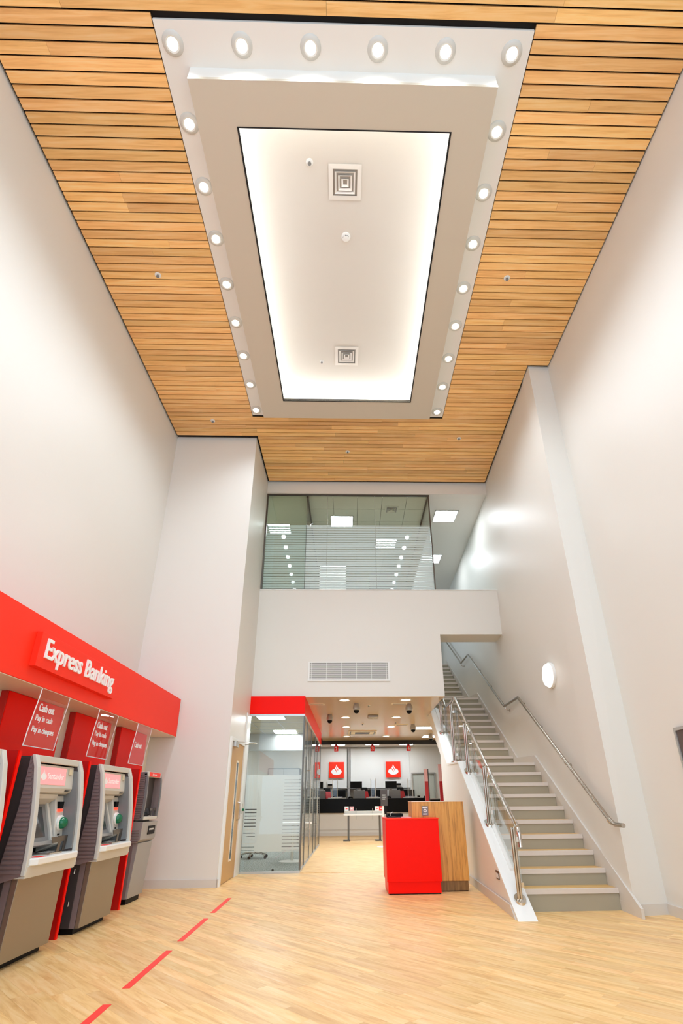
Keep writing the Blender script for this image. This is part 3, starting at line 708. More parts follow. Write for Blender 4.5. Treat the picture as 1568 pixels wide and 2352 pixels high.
b = MB(); text(b, 'Santander', lambda x, y, d: (.0045+d, -.05+x, 1.463+y), .11, .02, .001); P('lettering', b, 'white_letter', hd)
P('recess_back', MB().box(-.20,-.16,-.24,.24,.93,1.44), 'charcoal')
P('screen', MB().hexa([(-.06,-.20,.99),(-.05,-.20,.985),(-.05,.14,.985),(-.06,.14,.99),(-.17,-.20,1.25),(-.16,-.20,1.255),(-.16,.14,1.255),(-.17,.14,1.25)]), 'screen_glass')
sh = P('shelf', MB().box(-.17,.02,-.245,.245,.925,.96), 'grey_light', bevel=.004)
P('keypad', MB().box(-.10,-.01,-.02,.12,.96,.972), 'steel', sh)
for y_ in (.06,.19): P('keypad_shield', MB().prism([(y_-.06,1.06),(y_+.04,1.06),(y_+.035,.965),(y_+.01,.965),(y_+.012,1.03),(y_-.05,1.03)], 'x', -.01, -.004), 'dark_steel', sh)
P('card_reader', MB().lathe([(.045,0),(.042,.03),(.001,.045)], (-.10,-.04,1.09), 'x', 20), 'green_led', smooth=True)
rm = P('receipt_module', MB().prism([(-.16,.66),(-.02,.66),(.022,.70),(.03,.90),(-.16,.91)], 'y', -.27, .27), 'silver_paint', bevel=.004)
P('receipt_slot', MB().box(.02,.034,-.05,.19,.75,.85), 'black', rm)
P('receipt_lip', MB().box(.03,.04,-.03,.12,.80,.82), 'grey_light', rm)
P('rib_panel', MB().prism([(-.14,.68),(-.14,.69),(.0,.69),(.0,.68)], 'y', -.276, -.269).prism([(-.14,.71),(-.14,.72),(.0,.72),(.0,.71)], 'y', -.276, -.269).prism([(-.14,.74),(-.14,.75),(.0,.75),(.0,.74)], 'y', -.276, -.269).prism([(-.14,.77),(-.14,.78),(.0,.78),(.0,.77)], 'y', -.276, -.269).prism([(-.14,.80),(-.14,.81),(.0,.81),(.0,.80)], 'y', -.276, -.269), 'brown_plastic', rm)
# floor tape
for va, vb, lb in ((3.25,3.98,'red floor tape dash nearest the camera, cut off by the bottom edge'),(4.28,5.22,'long red floor tape dash, second from the camera'),(5.54,6.50,'long red floor tape dash, third from the camera'),(6.81,7.76,'red floor tape dash farthest from the camera, near the wooden door')):
    uc = -1.49-.018*((va+vb)/2-3.8)
    solo('floor_tape', MB().box(-.026,.026,-(vb-va)/2,(vb-va)/2,.0005,.002), 'tape_red', lb, 'floor tape', (uc,(va+vb)/2,0), .018, 'red dashes on the floor')

# ================================================================== DOOR IN THE PIER
dr = struct('door_1', MB().box(-1.95,-1.936,8.78,9.80,.012,2.04), 'door_oak', label='oak door with a tall narrow glazed slot in the side of the pier')
struct('door_frame', MB().box(-1.95,-1.915,8.70,8.775,0,2.10).box(-1.95,-1.915,9.805,9.93,0,2.10).box(-1.95,-1.915,8.775,9.805,2.045,2.10), 'white_gloss', dr)
struct('door_lining', MB().box(-1.95,-1.925,9.93,10.18,0,2.66), 'white_gloss', dr)
vp = struct('vision_panel', MB().box(-1.937,-1.931,9.30,9.43,.30,1.74), 'screen_glass', dr)
struct('glazing_bead', MB().box(-1.937,-1.928,9.275,9.30,.27,1.77).box(-1.937,-1.928,9.43,9.455,.27,1.77).box(-1.937,-1.928,9.30,9.43,1.74,1.77).box(-1.937,-1.928,9.30,9.43,.27,.30), 'cream_panel', vp)
struct('pull_handle', MB().path([(-1.937,9.64,1.12),(-1.895,9.64,1.115),(-1.885,9.64,1.09),(-1.885,9.64,.88),(-1.895,9.64,.855),(-1.937,9.64,.85)], .011, 10), 'steel', dr, smooth=True)
cl = struct('door_closer', MB().box(-1.937,-1.88,8.86,9.10,1.96,2.035), 'alu', dr)
struct('closer_arm', MB().path([(-1.89,9.0,2.045),(-1.66,9.55,2.07),(-1.90,9.74,2.065)], .008, 8), 'alu', cl)
t = thing('exit_button', 'small green door release button beside the oak door', 'button', (-1.925,9.99,1.0))
build('plate', MB().box(0,.012,-.04,.04,-.06,.10), 'grey_light', t)
build('push_button', MB().lathe([(.02,0),(.02,.03),(.012,.034)], (.012,0,0), 'x', 16), 'green_led', t, smooth=True)

# ================================================================== GLASS OFFICE
GV = 10.2
rf = solo('red_office_fascia', MB().box(-1.95,-.885,10.20,10.24,2.67,3.015).box(-.925,-.885,10.24,16.3,2.67,3.015), 'red_gloss', 'red band above the glass office wrapping its corner', 'fascia', (0,0,0), skew=True)
w1 = struct('window_1', MB().box(-1.95,-.885,10.195,10.245,2.635,2.672).box(-1.95,-.885,10.195,10.245,0,.03).box(-1.955,-1.925,10.195,10.245,.03,2.635).box(-.925,-.885,10.245,16.3,2.635,2.672).box(-.925,-.885,10.245,16.3,0,.03), 'alu', label='glazed office corner with frosted striped film and slim metal frame')
struct('pane', MB().box(-1.92,-.905,10.214,10.226,.03,2.635), 'glass_clear', w1)
struct('frosted_film', MB().box(-1.92,-.91,10.2285,10.2295,.33,1.58), 'film_office', w1)
struct('corner_post', MB().box(-.905,-.888,10.20,10.23,.03,2.635), 'dark_steel', w1)
vs_ = [10.24,10.42,11.12,12.4,13.70,14.62,16.28]
for k in range(6):
    struct('pane', MB().box(-.911,-.899,vs_[k]+.012,vs_[k+1]-.012,.03,2.635), 'glass_clear', w1)
    struct('frosted_film', MB().box(-.9135,-.9125,vs_[k]+.02,vs_[k+1]-.02,.33,1.58), 'film_side', w1)
    struct('mullion', MB().box(-.918,-.892,vs_[k+1]-.014,vs_[k+1]+.014,.03,2.635), 'dark_steel', w1)
for vv in (11.62,14.2):
    hb = struct('door_pull', MB().path([(-.84,vv,.32),(-.84,vv,2.0)], .013, 10), 'steel', w1, smooth=True)
    struct('standoff', MB().path([(-.90,vv,.62),(-.84,vv,.62)], .009, 8).path([(-.90,vv,1.72),(-.84,vv,1.72)], .009, 8), 'steel', hb)
def panel_light(uvz, sx, sy, label, grp, m='panel_light'):
    t = thing('panel_light', label, 'ceiling light', uvz, A, grp)
    build('frame', MB().box(-sx,sx,-sy,-sy+.02,-.012,0).box(-sx,sx,sy-.02,sy,-.012,0).box(-sx,-sx+.02,-sy,sy,-.012,0).box(sx-.02,sx,-sy,sy,-.012,0), 'alu', t)
    build('diffuser', MB().box(-sx+.02,sx-.02,-sy+.02,sy-.02,-.008,-.002), m, t)
for uvz, lb in (((-1.62,10.72,2.70),'square ceiling light panel nearest the front glass of the office'),((-1.60,13.15,2.694),'square ceiling light panel in the middle of the glass office'),((-1.60,14.5,2.70),'square ceiling light panel at the back of the glass office'),((-2.75,13.95,2.70),'square ceiling light panel deep in the left of the glass office')):
    panel_light(uvz, .29, .29, lb, 'light panels in the glass office', 'panel_dim')
# office chair + table base seen under the film
t = thing('office_chair', 'black office chair on a chrome five-star base inside the glass office', 'chair', (-2.12,12.9,0), .4)
for k in range(5):
    a_ = 2*PI*k/5+.3; c_, s_ = math.cos(a_), math.sin(a_)
    l_ = build('base_arm', MB().path([(.03*c_,.03*s_,.11),(.16*c_,.16*s_,.105),(.29*c_,.29*s_,.075)], .017, 8), 'chrome', t, smooth=True)
    build('castor', MB().lathe([(.028,-.02),(.03,-.01),(.03,.01),(.028,.02)], (.30*c_,.30*s_,.03), 'y', 14), 'black', l_, smooth=True)
build('gas_lift', MB().path([(0,0,.09),(0,0,.42)], .025, 12), 'chrome', t, smooth=True)
build('seat', MB().box(-.25,.25,-.24,.24,.43,.51), 'black', t, bevel=.03)
build('backrest', MB().box(-.23,.23,.22,.28,.58,1.05), 'black', t, bevel=.03)
t = thing('meeting_table', 'round pedestal table with a pale disc base inside the glass office', 'table', (-1.22,12.1,0))
build('disc_base', MB().lathe([(.27,0),(.27,.012),(.05,.03),(.03,.03)], n=32), 'grey_light', t, smooth=True)
build('column', MB().path([(0,0,.03),(0,0,.70)], .03, 14), 'grey_light', t, smooth=True)
build('table_top', MB().lathe([(.40,.70),(.40,.725)], n=36), 'plastic_white', t)
solo('door_stop', MB().lathe([(.02,0),(.02,.035),(.012,.045)], n=14), 'black', 'small black door stop on the carpet behind the office glass', 'door stop', (-1.38,10.42,0))
t = thing('office_cabinet', 'tall grey cabinet standing at the back of the glass office', 'cabinet', (-1.9,15.9,0))
build('carcass', MB().box(-.45,.45,-.25,.25,0,2.0), 'grey_mid', t)
for s_ in (-1,1): build('cabinet_door', MB().box(min(0,s_*.44)+.004,max(0,s_*.44)-.004,-.265,-.25,.05,1.97), 'silver_paint', t)

# ================================================================== BACK WALL GRILLE, GALLERY GLASS
t = thing('wall_grille', 'white linear air grille with many thin blades on the rear wall', 'air vent', (-.025,10.27,3.525), A)
build('backing', MB().box(-.80,.80,-.002,-.0005,-.17,.17), 'dark_steel', t)
build('frame', MB().box(-.83,.83,-.012,-.002,.17,.195).box(-.83,.83,-.02,-.002,-.205,-.17).box(-.83,-.795,-.012,-.002,-.17,.17).box(.795,.83,-.012,-.002,-.17,.17), 'white_gloss', t)
for k in range(17): build('blade', MB().box(-.795,.795,-.012,-.004,-.165+.0196*k,-.156+.0196*k), 'white_gloss', t)
for k in range(6): build('bar', MB().box(-.76+.304*k-.004,-.76+.304*k+.004,-.014,-.003,-.17,.17), 'white_gloss', t)
w2 = struct('window_2', MB().box(-1.95,1.90,10.31,10.35,7.745,7.785).box(-1.95,-1.915,10.31,10.35,5.24,7.745).box(1.865,1.892,10.31,10.34,5.24,7.745).box(1.862,1.895,10.35,15.9,7.745,7.785), 'dark_steel', label='gallery meeting room glazing with frosted horizontal stripes above the rear wall')
us = [-1.915,-1.0,-.52,.59,1.865]
for k in range(4):
    struct('pane', MB().box(us[k]+.003,us[k+1]-.003,10.322,10.334,5.25,7.745), 'glass_dark' if k == 0 else 'glass_clear', w2)
    struct('frosted_film', MB().box(us[k]+.005,us[k+1]-.005,10.3365,10.3375,5.27,6.95), 'film_gallery', w2)
    if k: struct('joint', MB().box(us[k]-.003,us[k]+.003,10.32,10.336,5.25,7.745), 'dark_steel' if k == 1 else 'alu', w2)
struct('pane', MB().box(1.872,1.884,10.35,15.9,5.25,7.745), 'glass_clear', w2)
struct('frosted_film', MB().box(1.868,1.869,10.36,15.9,5.27,6.95), 'film_gallery', w2)
struct('pane', MB().box(-1.006,-.994,10.36,15.9,5.25,7.745), 'glass_clear', w2)
struct('head_channel', MB().box(-1.02,-.98,10.36,15.9,7.70,7.80), 'dark_steel', w2)
struct('door_lever', MB().path([(-.96,10.9,7.20),(-.96,10.9,7.30),(-.90,10.9,7.32)], .014, 8), 'steel', w2)
tl_ = struct('ceiling_tiles', MB().box(-1.0,1.86,10.36,15.9,7.793,7.799), 'tile_grid', label='grey ceiling tiles of the gallery meeting room')
for i in range(5):
    for j in range(9):
        u0_, v0_ = -1.0+.597*i, 10.37+.612*j
        struct('tile', MB().box(u0_+.006, min(u0_+.591,1.855), v0_+.006, v0_+.606, 7.778, 7.793), 'tile_grey', tl_)
struct('ceiling_tiles_side', MB().box(-3.0,-1.03,10.36,15.9,7.76,7.80), 'tile_grey')
for uvz, lb in (((2.46,11.33,7.80),'square ceiling light panel over the open gallery corridor, nearer one'),((2.46,13.88,7.80),'square ceiling light panel over the open gallery corridor, farther one'),((-.205,11.6,7.778),'square ceiling light panel above the middle gallery glass pane'),((1.025,12.8,7.778),'square ceiling light panel glowing through the striped film on the right'),((-1.87,11.99,7.76),'square ceiling light panel behind the leftmost gallery pane')):
    panel_light(uvz, .295, .295, lb, 'light panels on the gallery', 'panel_dim' if 'corridor' in lb else 'panel_light')
diffuser((1.05,10.98,7.778), 'square stepped air diffuser in the gallery meeting room ceiling', 'tile_grey', .17)
t = thing('gallery_cabinet', 'tall dark cabinet behind the striped film at the right of the gallery', 'cabinet', (.9,13.4,5.24))
build('carcass', MB().box(-.35,.35,-.25,.25,0,1.75), 'charcoal', t)
build('shelf_front', MB().box(-.33,.33,-.262,-.25,.08,1.7), 'dark_steel', t)
t = thing('gallery_screen', 'pale folded display screen leaning behind the gallery glass', 'screen', (-.45,12.2,5.24))
build('board', MB().hexa([(-.35,-.03,.05),(.35,-.03,.05),(.35,.0,.05),(-.35,.0,.05),(-.35,.12,1.6),(.35,.12,1.6),(.35,.15,1.6),(-.35,.15,1.6)]), 'plastic_white', t)
build('foot', MB().box(-.30,.30,-.1,.25,0,.05), 'grey_mid', t)

# ================================================================== LECTERNS
t = thing('red_lectern', 'glossy red welcome desk with an embossed flame emblem on its front', 'lectern', (.85,7.82,0), A)
build('body', MB().prism([(-.37,0),(.36,0),(.36,.19),(.015,.19),(.015,.62),(-.37,.62)], 'z', .145, .885), 'red_gloss', t, bevel=.004)
build('plinth', MB().prism([(-.355,.02),(.345,.02),(.345,.185),(.0,.185),(.0,.60),(-.355,.60)], 'z', .012, .145), 'red_gloss', t)
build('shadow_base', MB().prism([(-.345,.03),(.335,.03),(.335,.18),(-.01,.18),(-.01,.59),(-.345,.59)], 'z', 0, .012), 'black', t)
build('top', MB().prism([(-.375,-.006),(.365,-.006),(.365,.19),(.015,.19),(.015,.625),(-.375,.625)], 'z', .885, .905), 'red_satin', t, bevel=.004)
w_, r_ = logo(lambda x, y, d: (.0+x, -.0005-d, .55+y), .155, .003)
build('emblem', w_, 'red_gloss', t); build('emblem_slit', r_, 'red_gloss', t)
t = thing('wood_lectern', 'taller veneered wooden desk with figured grain standing behind the red desk', 'lectern', (1.24,8.02,0), A)
build('body', MB().box(-.365,.375,0,.44,.125,1.105), 'zebra_wood', t, bevel=.003)
build('plinth', MB().box(-.35,.36,.012,.42,.012,.125), 'zebra_dark', t)
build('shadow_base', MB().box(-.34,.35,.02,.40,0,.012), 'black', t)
build('top_edge', MB().box(-.367,.377,-.002,.442,1.105,1.115), 'cream_panel', t)
t = thing('pass_plate', 'small grey plate with a round white symbol on the wooden desk', 'plate', (1.06,8.012,.99), A)
build('plate', MB().box(-.045,.045,-.006,.004,-.06,.06), 'grey_mid', t)
build('symbol', MB().lathe([(.024,0),(.024,.003)], (0,-.009,0), 'y', 20), 'plastic_white', t)
build('symbol_mark', MB().box(-.012,.012,-.0105,-.0092,-.004,.004).box(-.004,.004,-.0105,-.0092,-.014,.014), 'grey_mid', t)
build('symbol_band', MB().box(-.035,.035,-.0075,-.006,.036,.05).box(-.03,.03,-.0075,-.006,-.05,-.036), 'plastic_white', t)
t = thing('desk_tray', 'low black tray with a small stand on top of the red desk', 'tray', (.64,8.20,.905), A)
build('tray', MB().box(-.12,.11,-.10,.10,0,.012).box(-.12,.11,.09,.10,.012,.05).box(-.12,-.11,-.10,.10,.012,.04).box(.10,.11,-.10,.10,.012,.05), 'black', t)
build('stand', MB().path([(-.06,0,.012),(-.06,0,.05),(-.02,.02,.065)], .008, 8), 'alu', t)
solo('paper_pad', MB().box(-.08,.06,-.06,.06,0,.008), 'totem_pink', 'pale pink pad of paper lying on the red desk', 'paper', (.80,8.08,.905), A)
# queue sign
t = thing('queue_sign', 'dark grey notice board on a white post behind the red desk', 'sign stand', (.90,15.55,0), A)
build('base', MB().lathe([(.20,0),(.20,.012),(.03,.025)], n=28), 'plastic_white', t, smooth=True)
build('post', MB().box(-.03,.02,-.02,.02,.02,1.15), 'plastic_white', t)
bd = build('board', MB().box(-.07,.125,-.035,-.02,1.0,1.40), 'charcoal', t)
b = MB()
for z_, w2_ in ((1.26,.09),(1.21,.11),(1.16,.08)): b.box(-.02,-.02+w2_,-.038,-.035,z_,z_+.02)
build('text_lines', b, 'plastic_white', bd)
build('leaflet_holder', MB().box(.03,.09,-.05,-.02,.80,.98), 'black', t)

# ================================================================== WALL LAMP, SOCKET, POSTER
zl, vl = 2.86, 7.74
t = thing('wall_lamp', 'round white glowing bulkhead lamp on the right wall above the stairs', 'wall lamp', (UW(vl,zl)-.002,vl,zl))
build('back_ring', MB().lathe([(.195,0),(.198,-.03),(.185,-.045)], (0,0,0), 'x', 40), 'plastic_white', t, smooth=True)
build('diffuser', MB().lathe([(.184,-.045),(.16,-.085),(.10,-.105),(.001,-.112)], (0,0,0), 'x', 40), 'wall_lamp', t, smooth=True)
t = thing('wall_socket', 'twin switched wall socket with dark switches on the side of the stair wall', 'socket', (UO(6.9)+.008,6.9,.32), -.03)
build('plate', MB().box(-.008,0,-.075,.075,-.043,.043), 'dark_steel', t)
for y_ in (-.035,.035): build('outlet', MB().box(-.011,-.008,y_-.022,y_+.022,-.032,.018), 'plastic_white', t)
t = thing('wall_poster', 'dark notice in a grey frame at the right edge of the picture', 'poster', (3.40,5.02,1.34), 0)
build('frame', MB().box(-.022,.01,-.45,.45,.42,.45).box(-.022,.01,-.45,.45,-.45,-.42).box(-.022,.01,-.45,-.42,-.42,.42).box(-.022,.01,.42,.45,-.42,.42), 'alu', t)
build('print', MB().box(-.012,.01,-.42,.42,-.42,.42), 'poster_dark', t)

# ================================================================== BANKING HALL
d1 = thing('hall_downlight', '', 'downlight', (0,0,0), group='downlights in the banking hall ceiling')
build('bezel', MB().lathe([(.085,0),(.09,-.012),(.118,-.02),(.125,0)], n=28), 'white_gloss', d1, smooth=True)
build('lamp', MB().lathe([(.085,-.004),(.06,-.018),(.001,-.022)], n=24), 'lamp_disc', d1, smooth=True)
spot('beam', (0,0,-.06), HALL_W, 150, d1, .5, .08)
k = 0
for s_, uu in (('left',-.12),('right',1.14)):
    for i, v_ in enumerate((10.62,12.98,14.75,17.04)):
        lb = 'round downlight in the %s-hand row of the hall ceiling, %s' % (s_, ('nearest the atrium','second from the atrium','third from the atrium','farthest, by the black bulkhead')[i])
        if k == 0: d1.location = S(uu, v_, 3.02 if i else 3.0195); d1['label'] = lb
        else: dup(d1, (uu, v_, 3.02), lb)
        k += 1
for uvz, lb in (((2.12,15.1,3.02),'square light panel at the right of the hall ceiling beside the stairs'),((2.62,17.2,3.02),'square light panel at the far right of the hall ceiling by the bulkhead')):
    panel_light(uvz, .29, .29, lb, 'light panels in the hall ceiling', 'panel_dim')
for uvz, lb in (((-.5,21.9,3.24),'added square fill light panel above the left teller position'),((.9,21.9,3.24),'added square fill light panel above the middle teller position'),((2.3,21.9,3.24),'added square fill light panel above the right teller position')):
    panel_light(uvz, .29, .29, lb, 'added fill light panels above the counter', 'panel_dim')  # panels added to brighten the dim screen wall and counter area
CAMS = [((.13,11.09),'dome camera just right of the nearest left hall downlight'),((1.26,11.17),'dome camera just behind the nearest right hall downlight'),((-.49,12.57),'dome camera beside the red office fascia'),((1.71,14.4),'dome camera at the right of the hall ceiling near the light panel'),((2.51,16.6),'dome camera at the far right of the hall ceiling')]
cm0 = thing('dome_camera', '', 'camera', (0,0,0), group='dome cameras on the hall ceiling')
build('housing', MB().lathe([(.05,0),(.055,-.02),(.075,-.07),(.075,-.13),(.062,-.14)], n=24), 'silver_paint', cm0, smooth=True)
build('dome', MB().lathe([(.06,-.14),(.055,-.175),(.035,-.20),(.001,-.21)], n=20), 'black_gloss', cm0, smooth=True)
for i, ((u_, v_), lb) in enumerate(CAMS):
    if i == 0: cm0.location = S(u_, v_, 3.02); cm0['label'] = lb
    else: dup(cm0, (u_, v_, 3.02), lb)
t = thing('ceiling_sensor', 'flat grey sensor unit in the middle of the hall ceiling', 'sensor', (.55,12.75,3.02), A)
build('body', MB().box(-.13,.13,-.10,.10,-.07,0), 'silver_paint', t, bevel=.02)
build('lens', MB().lathe([(.015,-.07),(.001,-.08)], n=12), 'white_letter', t)
t = thing('ceiling_cassette', 'square air conditioning cassette in the far middle of the hall ceiling', 'air conditioner', (.36,16.1,3.02), A)
build('panel', MB().box(-.42,.42,-.42,.42,-.025,0), 'cream_panel', t, bevel=.012)
build('slot', MB().box(-.36,.36,-.38,-.345,-.028,-.024).box(-.36,.36,.345,.38,-.028,-.024).box(-.38,-.345,-.34,.34,-.028,-.024).box(.345,.38,-.34,.34,-.028,-.024), 'dark_steel', t)
build('intake_grille', MB().box(-.22,.22,-.22,.22,-.030,-.024), 'dark_steel', t)
for (u_, v_), lb in (((-.72,11.15),'slim slot vent in the hall ceiling beside the red office fascia'),((1.05,11.1),'slim slot vent in the hall ceiling left of the stairs'),((1.40,14.4),'slim slot vent at the right of the hall ceiling by a dome camera')):
    t = thing('slot_vent', lb, 'air vent', (u_, v_, 3.02), A, 'slot vents in the hall ceiling')
    build('frame', MB().box(-.17,.17,-.07,.07,-.012,0), 'cream_panel', t)
    build('slot', MB().box(-.14,.14,-.03,.0,-.014,-.011), 'dark_steel', t)
    build('slot', MB().box(-.14,.14,.02,.04,-.014,-.011), 'dark_steel', t)
for (u_, v_), lb in (((.40,11.3),'tiny sprinkler in the hall ceiling near the atrium edge'),((.33,14.2),'tiny sprinkler in the middle of the hall ceiling'),((1.20,13.9),'tiny sprinkler at the right of the hall ceiling')):
    sprinkler((u_, v_, 3.02), lb, .04)
# counter run
t = thing('teller_counter', 'long black-topped banking counter across the back of the hall', 'counter', (0.7,20.5,0), A)
build('front_panel', MB().box(-3.0,2.15,.05,.12,0,.76), 'wall', t)
build('counter_band', MB().box(-3.0,2.13,-.02,.75,.74,1.19), 'black_gloss', t, bevel=.004)
build('counter_top', MB().box(-3.0,2.14,-.03,.78,1.19,1.215), 'black', t)
build('skirting', MB().box(-3.0,2.15,.03,.05,0,.10).box(-3.0,2.15,.035,.05,.19,.205), 'grey_skirting', t)
build('end_section', MB().box(2.15,3.30,-.02,.75,0,1.10), 'wall', t)
build('end_band', MB().box(2.15,3.30,-.03,.75,1.05,1.16), 'black', t)
build('end_top', MB().box(2.15,3.30,-.03,.78,1.16,1.20), 'alu', t)
# screen wall
t = thing('screen_wall', 'white panelled screen wall with grey posts behind the tellers', 'partition', (.7,23.1,0), A)
build('panel', MB().box(-3.3,-.85,-.02,.02,1.62,3.17), 'plastic_white', t)
build('panel', MB().box(-.70,2.22,-.02,.02,1.62,3.17), 'plastic_white', t)
build('head_rail', MB().box(-3.5,2.40,-.03,.03,3.17,3.24), 'silver_paint', t)
for x_ in (-.775, 2.29): build('post', MB().box(x_-.05,x_+.05,-.05,.05,0,3.17), 'silver_paint', t)
for x_ in (-2.0,-1.4,-.2,.5,1.1,1.75): build('lower_panel', MB().box(x_-.29,x_+.29,-.02,.0,.1,1.60), 'grey_panel', t)
build('shelf', MB().box(-3.3,2.22,-.05,.02,1.60,1.63), 'grey_mid', t)
for uc, lb in ((-.59,'red square flame logo on the left white screen panel'),(1.80,'red square flame logo on the right white screen panel'),(-1.75,'red square flame logo seen through the glass office side')):
    t = thing('logo_panel', lb, 'logo sign', (uc,23.03,2.33), A, 'red logo squares behind the counter')
    build('square', MB().box(-.31,.31,-.03,0,-.31,.31), 'red_satin', t)
    w_, r_ = logo(lambda x, y, d: (x, -.031-d, y), .30, .006); build('emblem', w_, 'white_letter', t); build('emblem_slit', r_, 'red_satin', t)
for n_, uc in (('2',-.54),('3',.84),('4',2.22),('1',-1.92)):
    t = thing('counter_number_sign', 'small red hanging sign with the numeral %s above the counter' % {'1':'one, seen through glass','2':'two','3':'three','4':'four'}[n_], 'number sign', (uc,20.5,2.85), A, 'number signs above the counter')
    build('sign_box', MB().box(-.075,.075,-.03,.03,0,.19), 'sign_red_led', t, bevel=.004)
    build('stem', MB().box(-.05,.05,-.01,.01,.19,.39), 'totem_red', t)
    b = MB(); text(b, n_, lambda x, y, d: (-.038+x, -.031-d, .03+y), .076, .13, .003); build('number', b, 'white_letter', t)
    build('arrow_tab', MB().box(.075,.10,-.02,.02,.10,.13), 'plastic_white', t)
POSN = ('left','middle','right')
for i, x_ in enumerate((-.62,.80,2.18)):
    t = thing('teller_chair', 'black and red teller chair behind the %s counter position' % POSN[i], 'chair', (x_-(.23,.18,.13)[i],21.82,0), .75, 'teller chairs')
    build('backrest', MB().hexa([(-.20,-.02,.98),(.20,-.02,.98),(.20,.05,.98),(-.20,.05,.98),(-.17,.10,1.62),(.17,.10,1.62),(.17,.16,1.62),(-.17,.16,1.62)]), 'black', t, bevel=.03)
    build('pad', MB().hexa([(-.15,-.05,1.10),(.15,-.05,1.10),(.15,-.02,1.10),(-.15,-.02,1.10),(-.13,.05,1.48),(.13,.05,1.48),(.13,.09,1.48),(-.13,.09,1.48)]), 'totem_red', t, bevel=.01)
    build('seat', MB().box(-.22,.22,-.34,.02,.68,.76), 'black', t, bevel=.02)
    build('column', MB().path([(0,-.14,.05),(0,-.14,.68)], .03, 10), 'dark_steel', t)
    build('foot', MB().lathe([(.26,0),(.24,.03),(.05,.06)], (0,-.14,0), n=20), 'black', t)
    t = thing('till_tray', 'pale till tray and keyboard on the counter at the %s position' % POSN[i], 'till', (x_+.12,20.75,1.215), A, 'till trays')
    build('tray', MB().box(-.34,.34,-.14,.14,0,.03), 'grey_light', t, bevel=.004)
    build('keyboard', MB().box(-.22,.16,-.10,.06,.03,.05), 'plastic_white', t)
    build('card_terminal', MB().box(.20,.28,-.10,.06,.03,.08), 'black', t)
    t = thing('perspex_screen', 'clear perspex screen with two upright rods at the %s counter position' % POSN[i], 'screen', (x_+.04,20.56,1.215), A, 'perspex screens')
    for s_ in (-.085,.085): build('rod', MB().path([(s_,0,0),(s_,0,.66)], .011, 8), 'plastic_white', t)
    build('sheet', MB().box(-.085,.085,-.004,.004,.08,.62), 'perspex', t)
    t = thing('counter_dome', 'small black rounded device on the counter right of the %s position' % POSN[i], 'device', (x_+.62,20.7,1.215), A, 'counter devices')
    build('dome', MB().lathe([(.09,0),(.09,.03),(.06,.07),(.001,.08)], n=18), 'black_gloss', t, smooth=True)
    build('base', MB().lathe([(.10,-.0),(.10,.008)], n=18), 'dark_steel', t)
    t = thing('document_printer', 'dark printer unit on the back shelf behind the %s position' % POSN[i], 'printer', (x_+.14,22.75,1.12), A, 'printers behind the tellers')
    build('body', MB().box(-.28,.28,-.2,.2,0,.42), 'black', t, bevel=.02)
    build('paper_tray', MB().box(-.18,.18,-.26,-.2,.14,.18), 'lilac', t)
    build('stand', MB().box(-.3,.3,-.22,.22,-1.12,0), 'grey_panel', t)
for i, (x_, lb) in enumerate(((-1.27,'black monitor on an arm at the far left of the counter'),(.22,'black monitor on an arm left of the middle position'),(1.55,'black monitor on an arm left of the right position'))):
    t = thing('teller_monitor', lb, 'monitor', (x_,21.2,1.215), A, 'teller monitors')
    build('screen', MB().box(-.22,.22,-.03,.0,.36,.60), 'black', t, bevel=.004)
    build('stand', MB().box(-.03,.03,.0,.03,0,.40).box(-.10,.10,-.06,.10,0,.015), 'dark_steel', t)
    t = thing('privacy_screen', ('grey tinted screen at the far left of the counter','grey tinted screen left of the middle counter position','grey tinted screen left of the right counter position')[i], 'screen', (x_+.13,20.98,1.215), A, 'privacy screens')
    build('panel', MB().box(-.24,.20,-.01,.01,0,.28), 'grey_mid', t)
    build('clip', MB().box(-.22,-.18,-.02,.02,.28,.30).box(.14,.18,-.02,.02,.28,.30), 'alu', t)
for x_, lb in ((-.85,'small white wall clock and cables left of the left teller'),(2.0,'white shelf unit with black holder behind the right teller')):
    t = thing('back_shelf_item', lb, 'shelf item', (x_,23.07,1.70), A)
    build('board', MB().box(-.12,.12,-.06,0,0,.22), 'plastic_white', t)
    build('holder', MB().box(-.09,.09,-.09,-.06,.02,.09), 'black', t)
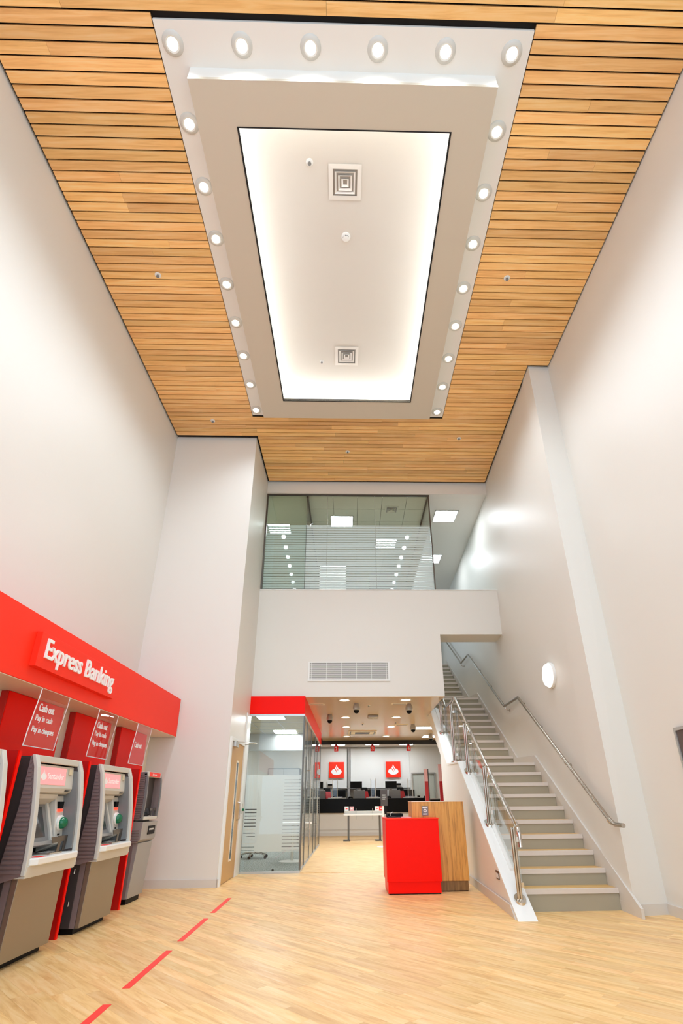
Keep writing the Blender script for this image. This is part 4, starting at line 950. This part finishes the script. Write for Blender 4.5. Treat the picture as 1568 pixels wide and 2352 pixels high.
# red totems + glass door at far right
for u_, h_, lb in ((2.72,2.16,'shorter red and pink display totem left of the far glass door'),(3.24,2.32,'taller red and pink display totem right of the far glass door')):
    t = thing('display_totem', lb, 'display stand', (u_,19.7,0), A, 'display totems')
    build('panel', MB().box(-.07,.05,-.04,.04,.04,h_), 'totem_pink', t)
    build('picture', MB().box(-.068,.048,-.046,-.04,.1,1.75), 'totem_red', t)
    build('side_edge', MB().box(.05,.085,-.05,.05,.04,h_), 'charcoal', t)
    build('foot', MB().box(-.16,.16,-.15,.15,0,.04), 'dark_steel', t)
dw = struct('door_2', MB().box(2.55,2.60,22.95,23.0,0,2.2).box(3.5,3.55,22.95,23.0,0,2.2).box(2.6,3.5,22.95,23.0,2.15,2.2), 'alu', label='glazed door at the far right of the hall')
struct('pane', MB().box(2.6,3.04,22.97,22.98,0.02,2.15), 'glass_clear', dw)
struct('pane', MB().box(3.06,3.5,22.97,22.98,0.02,2.15), 'glass_clear', dw)
struct('wall_hall_screen', MB().box(2.5,4.2,23.005,23.2,0,3.3), 'wall')
# writing table
t = thing('writing_table', 'narrow white writing shelf on two steel legs in front of the counter', 'table', (.40,18.0,0), A)
build('table_top', MB().box(-.62,.62,-.18,.18,.72,.75), 'grey_mid', t)
build('upper_shelf', MB().box(-.60,.60,-.10,.16,.75,.84), 'grey_light', t, bevel=.004)
build('edge', MB().box(-.62,.62,-.19,-.18,.715,.765), 'plastic_white', t)
for s_ in (-.47,.52):
    l_ = build('leg', MB().box(s_-.03,s_+.03,-.03,.03,.02,.72), 'dark_steel', t)
    build('foot', MB().box(s_-.16,s_+.05,-.25,.25,0,.02), 'dark_steel', l_)
for s_ in (-.23,.29):
    build('pen_rod', MB().path([(s_,-.15,.60),(s_,-.15,.92)], .008, 8), 'alu', t)
for k, (x_, m_, lb) in enumerate(((-.53,'plastic_white','white leaflet box at the left end of the writing shelf'),(-.37,'totem_pink','pink and red leaflet box second from the left on the writing shelf'),(.44,'plastic_white','white leaflet box at the right of the writing shelf'),(.57,'tape_red','red leaflet box at the right end of the writing shelf'))):
    t = thing('leaflet_box', lb, 'box', (.40+x_,18.05,.8412), A, 'leaflet boxes on the writing shelf')
    build('box', MB().box(-.065,.065,-.04,.04,0,.13), m_, t, bevel=.003)
    build('label_print', MB().box(-.03,.03,-.042,-.04,.05,.08), 'tape_red' if m_ == 'plastic_white' else 'plastic_white', t)

# pivots of the long built-in things at their own base
bpy.context.view_layer.update()
for t_, base in ((st,(2.45,6.6,0)),(ba,(1.80,6.36,.1)),(wr,(2.95,6.2,.86)),(ra,(-.03,5.2,7.83))):
    t_.location = S(*base)
    for ch in t_.children: ch.matrix_parent_inverse = Matrix.Translation(-Vector(S(*base)))
